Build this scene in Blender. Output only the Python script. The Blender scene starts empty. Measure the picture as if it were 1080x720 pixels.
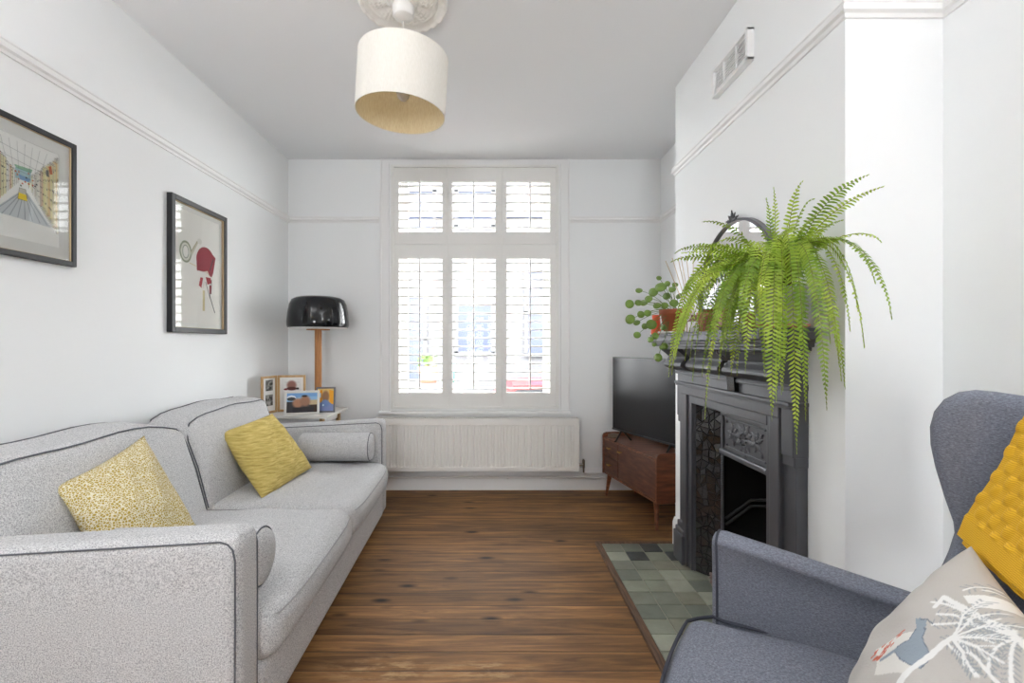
import bpy, bmesh, math, random
import numpy as np
from mathutils import Vector, Matrix
random.seed(7)
PI = math.pi
C = bpy.context.scene.collection
CZ = 1.19          # camera height
F = 500.0          # focal length in pixels of a 1080 wide frame
XL, XR, XB = -1.68, 1.377, 1.078
YB, YR = 3.89, -6.0
HC = 2.707

# ------------------------------------------------------------------ materials
def new_mat(name):
    m = bpy.data.materials.new(name); m.use_nodes = True
    nt = m.node_tree
    b = nt.nodes['Principled BSDF']
    return m, nt, b

def lin(c):
    return tuple(((x/255.0)/12.92 if x/255.0 <= 0.04045 else ((x/255.0+0.055)/1.055)**2.4) for x in c) + (1.0,)

def plain(name, rgb, rough=0.5, metal=0.0, bump=0.0, bscale=60.0, coat=0.0, var=0.0, vscale=6.0, trans=0.0):
    m, nt, b = new_mat(name)
    b.inputs['Base Color'].default_value = lin(rgb)
    b.inputs['Roughness'].default_value = rough
    b.inputs['Metallic'].default_value = metal
    b.inputs['Coat Weight'].default_value = coat
    if trans: b.inputs['Transmission Weight'].default_value = trans
    tc = nt.nodes.new('ShaderNodeTexCoord')
    if bump:
        n = nt.nodes.new('ShaderNodeTexNoise'); n.inputs['Scale'].default_value = bscale
        n.inputs['Detail'].default_value = 4
        bp = nt.nodes.new('ShaderNodeBump'); bp.inputs['Strength'].default_value = bump
        bp.inputs['Distance'].default_value = 0.005
        nt.links.new(tc.outputs['Object'], n.inputs['Vector'])
        nt.links.new(n.outputs['Fac'], bp.inputs['Height'])
        nt.links.new(bp.outputs['Normal'], b.inputs['Normal'])
    if var:
        n = nt.nodes.new('ShaderNodeTexNoise'); n.inputs['Scale'].default_value = vscale
        n.inputs['Detail'].default_value = 5
        r = nt.nodes.new('ShaderNodeMix'); r.data_type = 'RGBA'
        c = lin(rgb)
        r.inputs[6].default_value = tuple(x*(1-var) for x in c[:3]) + (1,)
        r.inputs[7].default_value = tuple(min(1, x*(1+var)) for x in c[:3]) + (1,)
        nt.links.new(tc.outputs['Object'], n.inputs['Vector'])
        nt.links.new(n.outputs['Fac'], r.inputs[0])
        nt.links.new(r.outputs[2], b.inputs['Base Color'])
    return m

def ramp_mat(name, stops, scale=300, rough=0.9, detail=2, bump=0.3, stretch=(1, 1, 1), bdist=0.002, sheen=0.0, nrough=0.5, tex='noise'):
    m, nt, b = new_mat(name)
    tc = nt.nodes.new('ShaderNodeTexCoord'); mp = nt.nodes.new('ShaderNodeMapping')
    mp.inputs['Scale'].default_value = stretch
    n = nt.nodes.new('ShaderNodeTexNoise'); n.inputs['Scale'].default_value = scale
    n.inputs['Detail'].default_value = detail; n.inputs['Roughness'].default_value = nrough
    cr = nt.nodes.new('ShaderNodeValToRGB')
    el = cr.color_ramp.elements
    while len(el) < len(stops): el.new(0.5)
    for e, (p, c) in zip(el, stops): e.position = p; e.color = lin(c)
    bp = nt.nodes.new('ShaderNodeBump'); bp.inputs['Strength'].default_value = bump; bp.inputs['Distance'].default_value = bdist
    L = nt.links.new
    L(tc.outputs['Object'], mp.inputs['Vector']); L(mp.outputs['Vector'], n.inputs['Vector'])
    L(n.outputs['Fac'], cr.inputs['Fac']); L(cr.outputs['Color'], b.inputs['Base Color'])
    L(n.outputs['Fac'], bp.inputs['Height']); L(bp.outputs['Normal'], b.inputs['Normal'])
    b.inputs['Roughness'].default_value = rough
    if sheen: b.inputs['Sheen Weight'].default_value = sheen
    return m

M = {}
M['wall'] = plain('wall_paint', (239, 241, 242), 0.75, bump=0.06, bscale=35)
M['ceil'] = plain('ceiling_paint', (233, 234, 236), 0.85, bump=0.03, bscale=30)
M['trim'] = plain('white_gloss_trim', (238, 238, 238), 0.4)
M['shutter'] = plain('shutter_paint', (234, 233, 230), 0.45)
M['rad'] = plain('radiator_enamel', (240, 238, 234), 0.4)
M['plaster'] = plain('white_plaster', (240, 238, 235), 0.8)
M['dark'] = plain('black_void', (14, 14, 14), 0.9)
M['pipe'] = plain('white_painted_pipe', (222, 220, 218), 0.4)
M['chrome'] = plain('chrome', (180, 180, 180), 0.2, 1.0)
M['brass'] = plain('brass', (205, 165, 95), 0.3, 1.0)
M['sofa'] = ramp_mat('sofa_weave', [(0.30, (128, 128, 133)), (0.43, (172, 173, 176)), (0.52, (202, 202, 203)), (0.70, (226, 226, 226))], scale=300, detail=3, bump=0.35, nrough=0.7)
M['piping'] = plain('sofa_piping', (96, 98, 104), 0.9)
M['piping_light'] = plain('sofa_piping_light', (168, 168, 170), 0.9)
def armchair_mat():
    m = ramp_mat('armchair_weave', [(0.28, (80, 84, 96)), (0.45, (110, 114, 127)), (0.6, (132, 136, 149)), (0.75, (160, 163, 175))], scale=190, detail=4, bump=0.3, nrough=0.75, stretch=(1, 1, 3))
    return m
M['chair'] = armchair_mat()
M['chair_piping'] = plain('armchair_piping', (62, 65, 76), 0.9)
M['ash'] = ramp_mat('dark_wood_leg', [(0.3, (50, 32, 22)), (0.7, (80, 52, 34))], scale=30, stretch=(1, 1, 8), rough=0.4)
M['walnut'] = ramp_mat('walnut', [(0.25, (72, 40, 27)), (0.45, (104, 60, 40)), (0.6, (128, 76, 50)), (0.8, (152, 98, 66))], scale=5, detail=8, stretch=(6, 1.0, 9), rough=0.32, bump=0.05)
M['walnut_front'] = ramp_mat('walnut_front', [(0.25, (72, 44, 34)), (0.5, (98, 62, 48)), (0.8, (128, 84, 64))], scale=5, detail=8, stretch=(2, 1.0, 9), rough=0.4, bump=0.05)
M['oak'] = ramp_mat('oak', [(0.3, (176, 138, 92)), (0.7, (206, 172, 124))], scale=30, detail=4, stretch=(1, 1, .2), rough=0.5)
M['pole'] = ramp_mat('lamp_pole_wood', [(0.3, (150, 98, 52)), (0.7, (190, 132, 76))], scale=40, detail=4, stretch=(3, 3, .2), rough=0.45)
M['black_frame'] = plain('black_frame', (30, 31, 35), 0.45)
M['lampblack'] = plain('black_glass_shade', (20, 21, 25), 0.09)
M['diffuser'] = plain('opal_diffuser', (226, 226, 226), 0.5)
M['tvblack'] = plain('television_screen', (34, 35, 38), 0.22)
M['tvblack'].node_tree.nodes['Principled BSDF'].inputs['Specular IOR Level'].default_value = .3
M['tvcase'] = plain('television_case', (22, 22, 24), 0.4)
M['iron'] = plain('black_leaded_iron', (80, 81, 86), 0.42, metal=0.25, bump=0.12, bscale=40, var=0.2, vscale=8)
M['iron_dark'] = plain('sooty_iron', (26, 26, 27), 0.6, bump=0.3, bscale=50)
M['soot'] = plain('soot', (14, 13, 13), 0.95, bump=0.3, bscale=30)
M['grout'] = plain('grout', (158, 154, 140), 0.9)
M['terracotta'] = plain('terracotta', (178, 98, 66), 0.75, var=0.15, vscale=20)
M['orange'] = plain('orange_glaze', (232, 92, 52), 0.4)
M['potgrey'] = plain('silver_grey_pot', (176, 174, 172), 0.35, var=.06)
M['soil'] = plain('potting_soil', (50, 36, 26), 0.95, bump=1.0, bscale=60)
M['saucer'] = plain('white_saucer', (222, 220, 216), 0.35)
M['reed'] = plain('reed_sticks', (206, 184, 150), 0.8)
M['stone'] = plain('white_stone', (210, 208, 204), 0.5)
M['leafdark'] = plain('coin_leaf', (112, 142, 58), 0.35, var=0.3, vscale=12)
M['stem'] = plain('plant_stem', (104, 128, 62), 0.6)
M['fernstem'] = plain('frond_stem', (120, 122, 48), 0.6)
M['fernbase'] = plain('fern_old_stems', (84, 62, 42), 0.9)
M['cable'] = plain('white_flex', (228, 224, 216), 0.5)
M['paper'] = plain('mount_board', (232, 231, 229), 0.7)
M['log'] = plain('charred_log', (120, 92, 80), 0.9, bump=1.0, bscale=40, var=.5, vscale=25)
M['pebble'] = plain('pale_coal', (128, 112, 106), 0.9, bump=0.8, bscale=50, var=.4, vscale=20)
M['taupe'] = plain('taupe_plastic', (120, 104, 90), 0.5)
M['asphalt'] = plain('asphalt', (84, 84, 86), 0.9, bump=.3)
M['render'] = plain('pale_render', (86, 86, 88), 0.9)
M['bluewin'] = plain('bluish_house_window', (46, 54, 78), 0.3)
M['redcar'] = plain('red_car_paint', (120, 14, 14), 0.3, coat=.5)
M['hedge'] = plain('hedge_leaves', (62, 90, 22), 0.8, bump=1, bscale=30)
M['darkcar'] = plain('dark_car_paint', (22, 25, 34), 0.3, coat=.5)
M['tyre'] = plain('tyre', (25, 25, 25), 0.8)
M['pinkpot'] = plain('pink_terracotta', (190, 128, 104), 0.8)
M['bluepot'] = plain('blue_glaze', (60, 110, 170), 0.4)
M['greenpot'] = plain('green_glaze', (60, 130, 120), 0.4)

def translucent_leaf(name, c1, c2, tcol, scale=9):
    m, nt, b = new_mat(name)
    L = nt.links.new
    tc = nt.nodes.new('ShaderNodeTexCoord'); n = nt.nodes.new('ShaderNodeTexNoise'); n.inputs['Scale'].default_value = scale
    n.inputs['Detail'].default_value = 3
    mx = nt.nodes.new('ShaderNodeMix'); mx.data_type = 'RGBA'
    cr = nt.nodes.new('ShaderNodeMapRange'); cr.inputs[1].default_value = .35; cr.inputs[2].default_value = .65
    mx.inputs[6].default_value = lin(c1); mx.inputs[7].default_value = lin(c2)
    L(tc.outputs['Object'], n.inputs['Vector']); L(n.outputs['Fac'], cr.inputs[0]); L(cr.outputs[0], mx.inputs[0])
    L(mx.outputs[2], b.inputs['Base Color']); b.inputs['Roughness'].default_value = 0.5
    t = nt.nodes.new('ShaderNodeBsdfTranslucent'); t.inputs['Color'].default_value = lin(tcol)
    ms = nt.nodes.new('ShaderNodeMixShader'); ms.inputs[0].default_value = 0.35
    out = nt.nodes['Material Output']
    L(b.outputs[0], ms.inputs[1]); L(t.outputs[0], ms.inputs[2]); L(ms.outputs[0], out.inputs['Surface'])
    return m
M['fern'] = translucent_leaf('fern_leaf', (112, 146, 40), (190, 208, 84), (184, 212, 70), 14)
M['fern_dark'] = translucent_leaf('fern_leaf_deep', (86, 124, 34), (154, 182, 64), (156, 190, 60), 14)

def glass_mat(name, rough=0.0):
    m, nt, b = new_mat(name)
    nt.nodes.remove(b); L = nt.links.new
    t = nt.nodes.new('ShaderNodeBsdfTransparent'); t.inputs[0].default_value = (.98, .99, .985, 1)
    g = nt.nodes.new('ShaderNodeBsdfGlossy'); g.inputs['Roughness'].default_value = rough
    fr = nt.nodes.new('ShaderNodeFresnel'); fr.inputs[0].default_value = 1.3
    ms = nt.nodes.new('ShaderNodeMixShader')
    L(fr.outputs[0], ms.inputs[0]); L(t.outputs[0], ms.inputs[1]); L(g.outputs[0], ms.inputs[2])
    L(ms.outputs[0], nt.nodes['Material Output'].inputs['Surface'])
    return m
M['glass'] = glass_mat('window_glass')
M['picglass'] = glass_mat('picture_glass', 0.02)
M['mirror'] = plain('mirror_silver', (240, 240, 242), 0.01, 1.0)

def shade_mat():
    m, nt, b = new_mat('linen_shade'); L = nt.links.new
    tc = nt.nodes.new('ShaderNodeTexCoord'); mp = nt.nodes.new('ShaderNodeMapping'); mp.inputs['Scale'].default_value = (1, 1, .25)
    n = nt.nodes.new('ShaderNodeTexNoise'); n.inputs['Scale'].default_value = 220; n.inputs['Detail'].default_value = 3
    mx = nt.nodes.new('ShaderNodeMix'); mx.data_type = 'RGBA'
    mx.inputs[6].default_value = lin((228, 224, 214)); mx.inputs[7].default_value = lin((244, 241, 235))
    L(tc.outputs['Object'], mp.inputs[0]); L(mp.outputs[0], n.inputs['Vector']); L(n.outputs['Fac'], mx.inputs[0])
    L(mx.outputs[2], b.inputs['Base Color']); b.inputs['Roughness'].default_value = .9
    return m
M['shade'] = shade_mat()
M['shade_in'] = ramp_mat('shade_lining', [(0.3, (236, 218, 178)), (0.7, (250, 236, 202))], scale=200, stretch=(1, 1, .25), bump=.1)

def col_mat(name, rough=0.7, bump=0.0, bscale=200, coat=0.0):
    m, nt, b = new_mat(name); L = nt.links.new
    a = nt.nodes.new('ShaderNodeAttribute'); a.attribute_name = 'Col'
    L(a.outputs['Color'], b.inputs['Base Color']); b.inputs['Roughness'].default_value = rough
    if bump:
        tc = nt.nodes.new('ShaderNodeTexCoord'); n = nt.nodes.new('ShaderNodeTexNoise'); n.inputs['Scale'].default_value = bscale
        bp = nt.nodes.new('ShaderNodeBump'); bp.inputs['Strength'].default_value = bump; bp.inputs['Distance'].default_value = .002
        L(tc.outputs['Object'], n.inputs['Vector']); L(n.outputs['Fac'], bp.inputs['Height']); L(bp.outputs['Normal'], b.inputs['Normal'])
    return m
M['print'] = col_mat('printed_paper', .8)
M['printcloth'] = col_mat('printed_cotton', .9, .4, 240)

def floor_mat():
    m, nt, b = new_mat('stained_floorboards'); L = nt.links.new
    N = nt.nodes.new
    tc = N('ShaderNodeTexCoord'); sp = N('ShaderNodeSeparateXYZ'); L(tc.outputs['Object'], sp.inputs[0])
    PITCH = 0.108
    dv = N('ShaderNodeMath'); dv.operation = 'DIVIDE'; dv.inputs[1].default_value = PITCH; L(sp.outputs['Y'], dv.inputs[0])
    fl = N('ShaderNodeMath'); fl.operation = 'FLOOR'; L(dv.outputs[0], fl.inputs[0])
    fr = N('ShaderNodeMath'); fr.operation = 'FRACT'; L(dv.outputs[0], fr.inputs[0])
    wn = N('ShaderNodeTexWhiteNoise'); wn.noise_dimensions = '1D'; L(fl.outputs[0], wn.inputs['W'])
    # shift x per plank so that the grain breaks at each seam
    sh = N('ShaderNodeMath'); sh.operation = 'MULTIPLY_ADD'; sh.inputs[1].default_value = 9.0
    L(wn.outputs['Value'], sh.inputs[0]); L(sp.outputs['X'], sh.inputs[2])
    cb = N('ShaderNodeCombineXYZ'); L(sh.outputs[0], cb.inputs['X']); L(sp.outputs['Y'], cb.inputs['Y']); L(wn.outputs['Value'], cb.inputs['Z'])
    mp = N('ShaderNodeMapping'); mp.inputs['Scale'].default_value = (1.4, 17, 5); L(cb.outputs[0], mp.inputs[0])
    n1 = N('ShaderNodeTexNoise'); n1.inputs['Scale'].default_value = 1.5; n1.inputs['Detail'].default_value = 9; n1.inputs['Roughness'].default_value = .66; n1.inputs['Distortion'].default_value = .9
    L(mp.outputs[0], n1.inputs['Vector'])
    cr = N('ShaderNodeValToRGB'); el = cr.color_ramp.elements
    for _ in range(3): el.new(.5)
    for e, (p, c) in zip(el, [(0.26, (80, 54, 33)), (0.42, (118, 84, 53)), (0.52, (142, 103, 64)), (0.62, (166, 120, 73)), (0.78, (190, 142, 88))]):
        e.position = p; e.color = lin(c)
    L(n1.outputs['Fac'], cr.inputs['Fac'])
    # per plank tone
    hv = N('ShaderNodeMapRange'); hv.inputs[3].default_value = .78; hv.inputs[4].default_value = 1.15; L(wn.outputs['Value'], hv.inputs[0])
    mul = N('ShaderNodeMix'); mul.data_type = 'RGBA'; mul.blend_type = 'MULTIPLY'; mul.inputs[0].default_value = 1
    L(cr.outputs[0], mul.inputs[6]); L(hv.outputs[0], mul.inputs[7])
    # knots
    mk = N('ShaderNodeMapping'); mk.inputs['Scale'].default_value = (2.1, 5.2, 1); L(cb.outputs[0], mk.inputs[0])
    vo = N('ShaderNodeTexVoronoi'); vo.inputs['Scale'].default_value = 1.3; L(mk.outputs[0], vo.inputs['Vector'])
    kr = N('ShaderNodeMapRange'); kr.inputs[1].default_value = .05; kr.inputs[2].default_value = .16; L(vo.outputs['Distance'], kr.inputs[0])
    kc = N('ShaderNodeMix'); kc.data_type = 'RGBA'; kc.inputs[6].default_value = lin((34, 22, 16)); L(kr.outputs[0], kc.inputs[0]); L(mul.outputs[2], kc.inputs[7])
    # broad darker and worn pale patches
    n2 = N('ShaderNodeTexNoise'); n2.inputs['Scale'].default_value = 1.3; n2.inputs['Detail'].default_value = 4; L(tc.outputs['Object'], n2.inputs['Vector'])
    r2 = N('ShaderNodeMapRange'); r2.inputs[1].default_value = .35; r2.inputs[2].default_value = .65; r2.inputs[3].default_value = .74; r2.inputs[4].default_value = 1.1; L(n2.outputs['Fac'], r2.inputs[0])
    m2 = N('ShaderNodeMix'); m2.data_type = 'RGBA'; m2.blend_type = 'MULTIPLY'; m2.inputs[0].default_value = 1; L(kc.outputs[2], m2.inputs[6]); L(r2.outputs[0], m2.inputs[7])
    # scuffed area near the sofa
    def spot(x, y, rx, ry):
        s1 = N('ShaderNodeMapping'); s1.vector_type = 'POINT'; s1.inputs['Location'].default_value = (-x/rx, -y/ry, 0); s1.inputs['Scale'].default_value = (1/rx, 1/ry, 0)
        L(tc.outputs['Object'], s1.inputs[0])
        ln = N('ShaderNodeVectorMath'); ln.operation = 'LENGTH'; L(s1.outputs[0], ln.inputs[0])
        mr = N('ShaderNodeMapRange'); mr.inputs[1].default_value = 1; mr.inputs[2].default_value = 0; L(ln.outputs['Value'], mr.inputs[0])
        return mr.outputs[0]
    a1 = spot(-.40, 1.73, .30, .10); a2 = spot(-.02, 1.73, .22, .07)
    mxm = N('ShaderNodeMath'); mxm.operation = 'MAXIMUM'; L(a1, mxm.inputs[0]); L(a2, mxm.inputs[1])
    n3 = N('ShaderNodeTexNoise'); n3.inputs['Scale'].default_value = 24; n3.inputs['Detail'].default_value = 6; n3.inputs['Roughness'].default_value = .7
    mp3 = N('ShaderNodeMapping'); mp3.inputs['Scale'].default_value = (.35, 1.5, 1); L(tc.outputs['Object'], mp3.inputs[0]); L(mp3.outputs[0], n3.inputs['Vector'])
    sc = N('ShaderNodeMapRange'); sc.inputs[1].default_value = .48; sc.inputs[2].default_value = .60; L(n3.outputs['Fac'], sc.inputs[0])
    sm = N('ShaderNodeMath'); sm.operation = 'MULTIPLY'; L(sc.outputs[0], sm.inputs[0]); L(mxm.outputs[0], sm.inputs[1])
    wr = N('ShaderNodeMix'); wr.data_type = 'RGBA'; L(sm.outputs[0], wr.inputs[0]); L(m2.outputs[2], wr.inputs[6]); wr.inputs[7].default_value = lin((190, 156, 112))
    # seams
    ab = N('ShaderNodeMath'); ab.operation = 'PINGPONG'; ab.inputs[1].default_value = .5; L(fr.outputs[0], ab.inputs[0])
    se = N('ShaderNodeMapRange'); se.inputs[1].default_value = .006; se.inputs[2].default_value = .03; L(ab.outputs[0], se.inputs[0])
    fin = N('ShaderNodeMix'); fin.data_type = 'RGBA'; fin.inputs[6].default_value = lin((42, 29, 20)); L(se.outputs[0], fin.inputs[0]); L(wr.outputs[2], fin.inputs[7])
    L(fin.outputs[2], b.inputs['Base Color'])
    rr = N('ShaderNodeMapRange'); b.inputs['Specular IOR Level'].default_value = .3; rr.inputs[3].default_value = .45; rr.inputs[4].default_value = .65; L(n1.outputs['Fac'], rr.inputs[0]); L(rr.outputs[0], b.inputs['Roughness'])
    bp = N('ShaderNodeBump'); bp.inputs['Strength'].default_value = .35; bp.inputs['Distance'].default_value = .002
    ad = N('ShaderNodeMath'); ad.operation = 'MULTIPLY_ADD'; ad.inputs[1].default_value = 3.0; L(se.outputs[0], ad.inputs[0]); L(n1.outputs['Fac'], ad.inputs[2])
    L(ad.outputs[0], bp.inputs['Height']); L(bp.outputs['Normal'], b.inputs['Normal'])
    return m
M['floor'] = floor_mat()

def pattern_pillow_mat():
    m, nt, b = new_mat('spotted_mustard_velvet'); L = nt.links.new; N = nt.nodes.new
    tc = N('ShaderNodeTexCoord'); vo = N('ShaderNodeTexVoronoi'); vo.feature = 'DISTANCE_TO_EDGE'; vo.inputs['Scale'].default_value = 135
    L(tc.outputs['Object'], vo.inputs['Vector'])
    mr = N('ShaderNodeMapRange'); mr.inputs[1].default_value = .07; mr.inputs[2].default_value = .14; L(vo.outputs['Distance'], mr.inputs[0])
    mx = N('ShaderNodeMix'); mx.data_type = 'RGBA'; mx.inputs[6].default_value = lin((226, 220, 196)); mx.inputs[7].default_value = lin((176, 150, 62))
    L(mr.outputs[0], mx.inputs[0]); L(mx.outputs[2], b.inputs['Base Color'])
    bp = N('ShaderNodeBump'); bp.inputs['Strength'].default_value = .5; bp.inputs['Distance'].default_value = .002; L(mr.outputs[0], bp.inputs['Height']); L(bp.outputs['Normal'], b.inputs['Normal'])
    b.inputs['Roughness'].default_value = .85
    return m
M['spotted'] = pattern_pillow_mat()
M['mustard'] = ramp_mat('crinkled_mustard', [(0.3, (176, 152, 78)), (0.5, (204, 182, 104)), (0.7, (224, 204, 130))], scale=16, detail=5, bump=1.0, bdist=.01, stretch=(1, 1.2, 9), nrough=.6)
def throw_mat():
    m, nt, b = new_mat('yellow_knit'); L = nt.links.new; N = nt.nodes.new
    tc = N('ShaderNodeTexCoord'); mp = N('ShaderNodeMapping'); mp.inputs['Scale'].default_value = (1, 1, 1)
    n = N('ShaderNodeTexWave'); n.wave_type = 'BANDS'; n.bands_direction = 'Z'; n.inputs['Scale'].default_value = 90; n.inputs['Distortion'].default_value = 2.5
    L(tc.outputs['Object'], n.inputs['Vector'])
    mx = N('ShaderNodeMix'); mx.data_type = 'RGBA'; mx.inputs[6].default_value = lin((216, 164, 30)); mx.inputs[7].default_value = lin((240, 190, 48))
    L(n.outputs['Fac'], mx.inputs[0]); L(mx.outputs[2], b.inputs['Base Color'])
    bp = N('ShaderNodeBump'); bp.inputs['Strength'].default_value = .2; bp.inputs['Distance'].default_value = .002
    L(n.outputs['Fac'], bp.inputs['Height']); L(bp.outputs['Normal'], b.inputs['Normal']); b.inputs['Roughness'].default_value = .9
    return m
M['throw'] = throw_mat()
TILE_COLS = [(136, 140, 124), (124, 128, 115), (150, 153, 138), (112, 117, 107), (160, 162, 147), (130, 130, 114)]
M['tiles'] = [plain('slate_tile_%d' % i, c, 0.45, bump=.8, bscale=18, var=.3, vscale=14) for i, c in enumerate(TILE_COLS)] + [plain('slate_tile_dark', (58, 62, 62), .45, bump=.8, bscale=18, var=.2)]
M['hearthwood'] = ramp_mat('hearth_border_wood', [(0.3, (70, 50, 36)), (0.7, (112, 82, 60))], scale=30, stretch=(4, .4, 1), rough=.6)
M['crackle'] = plain('black_glazed_shard', (38, 39, 43), 0.14, coat=1.0, bump=.5, bscale=60)
M['sage'] = plain('slate', (90, 96, 84), .6)

# ------------------------------------------------------------------ mesh helpers
class MB:
    def __init__(s): s.v = []; s.f = []; s.m = []; s.smooth = []
    def add(s, vs, fs, mi=0, mat=None, smooth=False):
        o = len(s.v)
        for v in vs:
            v = Vector(v)
            if mat is not None: v = mat @ v
            s.v.append(v)
        for f in fs: s.f.append([i+o for i in f]); s.m.append(mi); s.smooth.append(smooth)
        return s
    def box(s, x0, x1, y0, y1, z0, z1, mi=0, mat=None):
        vs = [(x, y, z) for x in (x0, x1) for y in (y0, y1) for z in (z0, z1)]
        fs = [(0, 1, 3, 2), (4, 6, 7, 5), (0, 4, 5, 1), (2, 3, 7, 6), (0, 2, 6, 4), (1, 5, 7, 3)]
        return s.add(vs, fs, mi, mat)
    def cbox(s, x0, x1, y0, y1, z0, z1, b=.004, mi=0, mat=None):
        """box with chamfered/rounded edges"""
        return s.rbox((x0+x1)/2, (y0+y1)/2, (z0+z1)/2, x1-x0, y1-y0, z1-z0, b, n=1, k=2, mi=mi, mat=mat, smooth=False)
    def rbox(s, cx, cy, cz, sx, sy, sz, r, n=6, k=4, mi=0, mat=None, fn=None, smooth=True):
        h = [sx/2, sy/2, sz/2]; r = min(r, min(h)*.999)
        def ax(a):
            L = [-a + r*(1-math.cos(PI/2*i/k))/1.0 for i in range(k)] + [-a+r]
            mid = [(-a+r) + (2*a-2*r)*i/n for i in range(1, n)]
            return L + mid + [-x for x in reversed(L)]
        A = [ax(q) for q in h]
        idx = {}; vs = []; fs = []
        def vid(p):
            key = tuple(round(c, 6) for c in p)
            if key in idx: return idx[key]
            q = Vector([max(-h[i]+r, min(h[i]-r, p[i])) for i in range(3)])
            d = Vector(p)-q
            w = q + d.normalized()*r if d.length > 1e-9 else Vector(p)
            if fn: w = fn(w, (w.x/h[0], w.y/h[1], w.z/h[2]))
            vs.append(w + Vector((cx, cy, cz))); idx[key] = len(vs)-1
            return idx[key]
        for a in range(3):
            u, v = (a+1) % 3, (a+2) % 3
            for sgn in (-1, 1):
                for i in range(len(A[u])-1):
                    for j in range(len(A[v])-1):
                        q = []
                        for (ii, jj) in ((i, j), (i+1, j), (i+1, j+1), (i, j+1)):
                            p = [0, 0, 0]; p[a] = sgn*h[a]; p[u] = A[u][ii]; p[v] = A[v][jj]; q.append(vid(p))
                        if sgn < 0: q.reverse()
                        if len(set(q)) >= 3:
                            qq = []
                            for t in q:
                                if t not in qq: qq.append(t)
                            fs.append(qq)
        return s.add(vs, fs, mi, mat, smooth)
    def tube(s, pts, r, n=8, mi=0, mat=None, cap=True, closed=False):
        pts = [Vector(p) for p in pts]; rs = r if isinstance(r, (list, tuple)) else [r]*len(pts)
        vs = []; fs = []; N = len(pts)
        up = None
        for i, p in enumerate(pts):
            if closed: t = pts[(i+1) % N]-pts[i-1]
            else: t = pts[min(i+1, N-1)]-pts[max(i-1, 0)]
            t.normalize()
            if up is None:
                up = t.orthogonal().normalized()
            up = (up - t*up.dot(t)); up.normalize() if up.length > 1e-6 else None
            if up.length < 1e-6: up = t.orthogonal().normalized()
            b = t.cross(up)
            for k in range(n):
                a = 2*PI*k/n
                vs.append(p + (up*math.cos(a)+b*math.sin(a))*rs[i])
        R = N if closed else N-1
        for i in range(R):
            for k in range(n):
                a, b_ = i*n+k, i*n+(k+1) % n; c, d = ((i+1) % N)*n+(k+1) % n, ((i+1) % N)*n+k
                fs.append((a, b_, c, d))
        s.add(vs, fs, mi, mat, True)
        if cap and not closed:
            s.add(vs[:n], [tuple(reversed(range(n)))], mi, mat); s.add(vs[-n:], [tuple(range(n))], mi, mat)
        return s
    def lathe(s, prof, n=32, mi=0, mat=None, c=(0, 0, 0), smooth=True):
        vs = []; fs = []
        for (r, z) in prof:
            for k in range(n):
                a = 2*PI*k/n; vs.append((c[0]+r*math.cos(a), c[1]+r*math.sin(a), c[2]+z))
        for i in range(len(prof)-1):
            for k in range(n):
                fs.append((i*n+k, i*n+(k+1) % n, (i+1)*n+(k+1) % n, (i+1)*n+k))
        if prof[0][0] > 1e-5: fs.append(tuple(reversed(range(n))))
        if prof[-1][0] > 1e-5: fs.append(tuple((len(prof)-1)*n+k for k in range(n)))
        return s.add(vs, fs, mi, mat, smooth)
    def prism(s, poly, z0, z1, mi=0, mat=None):
        n = len(poly); vs = [(p[0], p[1], z0) for p in poly]+[(p[0], p[1], z1) for p in poly]
        fs = [tuple(reversed(range(n))), tuple(range(n, 2*n))]+[(i, (i+1) % n, n+(i+1) % n, n+i) for i in range(n)]
        return s.add(vs, fs, mi, mat)
    def sweep(s, prof, path, ups, outs, mi=0, smooth=False):
        """profile (out, up) swept along path points"""
        vs = []; fs = []; n = len(prof)
        for p, u, o in zip(path, ups, outs):
            for (a, b) in prof: vs.append(Vector(p)+Vector(o)*a+Vector(u)*b)
        for i in range(len(path)-1):
            for k in range(n):
                fs.append((i*n+k, i*n+(k+1) % n, (i+1)*n+(k+1) % n, (i+1)*n+k))
        fs.append(tuple(reversed(range(n)))); fs.append(tuple((len(path)-1)*n+k for k in range(n)))
        return s.add(vs, fs, mi, None, smooth)
    def grid(s, fn, nu, nv, mi=0, mat=None, closed_u=False):
        vs = [fn(i/nu, j/nv) for i in range(nu+1) for j in range(nv+1)]
        fs = [(i*(nv+1)+j, (i+1)*(nv+1)+j, (i+1)*(nv+1)+j+1, i*(nv+1)+j+1) for i in range(nu) for j in range(nv)]
        return s.add(vs, fs, mi, mat, True)
    def build(s, name, mats, parent=None, world=True, loc=None, label=None):
        if not isinstance(mats, (list, tuple)): mats = [mats]
        me = bpy.data.meshes.new(name)
        inv = Matrix.Identity(4)
        if parent is not None and world: inv = root_matrix(parent).inverted()
        if loc is not None: inv = Matrix.Translation(-Vector(loc)) @ inv
        me.from_pydata([tuple(inv @ v) for v in s.v], [], s.f)
        for m in mats: me.materials.append(m)
        me.polygons.foreach_set('material_index', s.m)
        me.polygons.foreach_set('use_smooth', s.smooth)
        me.update()
        bm = bmesh.new(); bm.from_mesh(me); bmesh.ops.recalc_face_normals(bm, faces=bm.faces); bm.to_mesh(me); bm.free()
        o = bpy.data.objects.new(name, me); C.objects.link(o)
        if parent is not None: o.parent = parent
        if loc is not None: o.location = loc
        if label: o['label'] = label
        return o

def root_matrix(o):
    m = Matrix.Translation(o.location) @ o.rotation_euler.to_matrix().to_4x4()
    while o.parent is not None:
        o = o.parent; m = Matrix.Translation(o.location) @ o.rotation_euler.to_matrix().to_4x4() @ m
    return m

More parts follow.
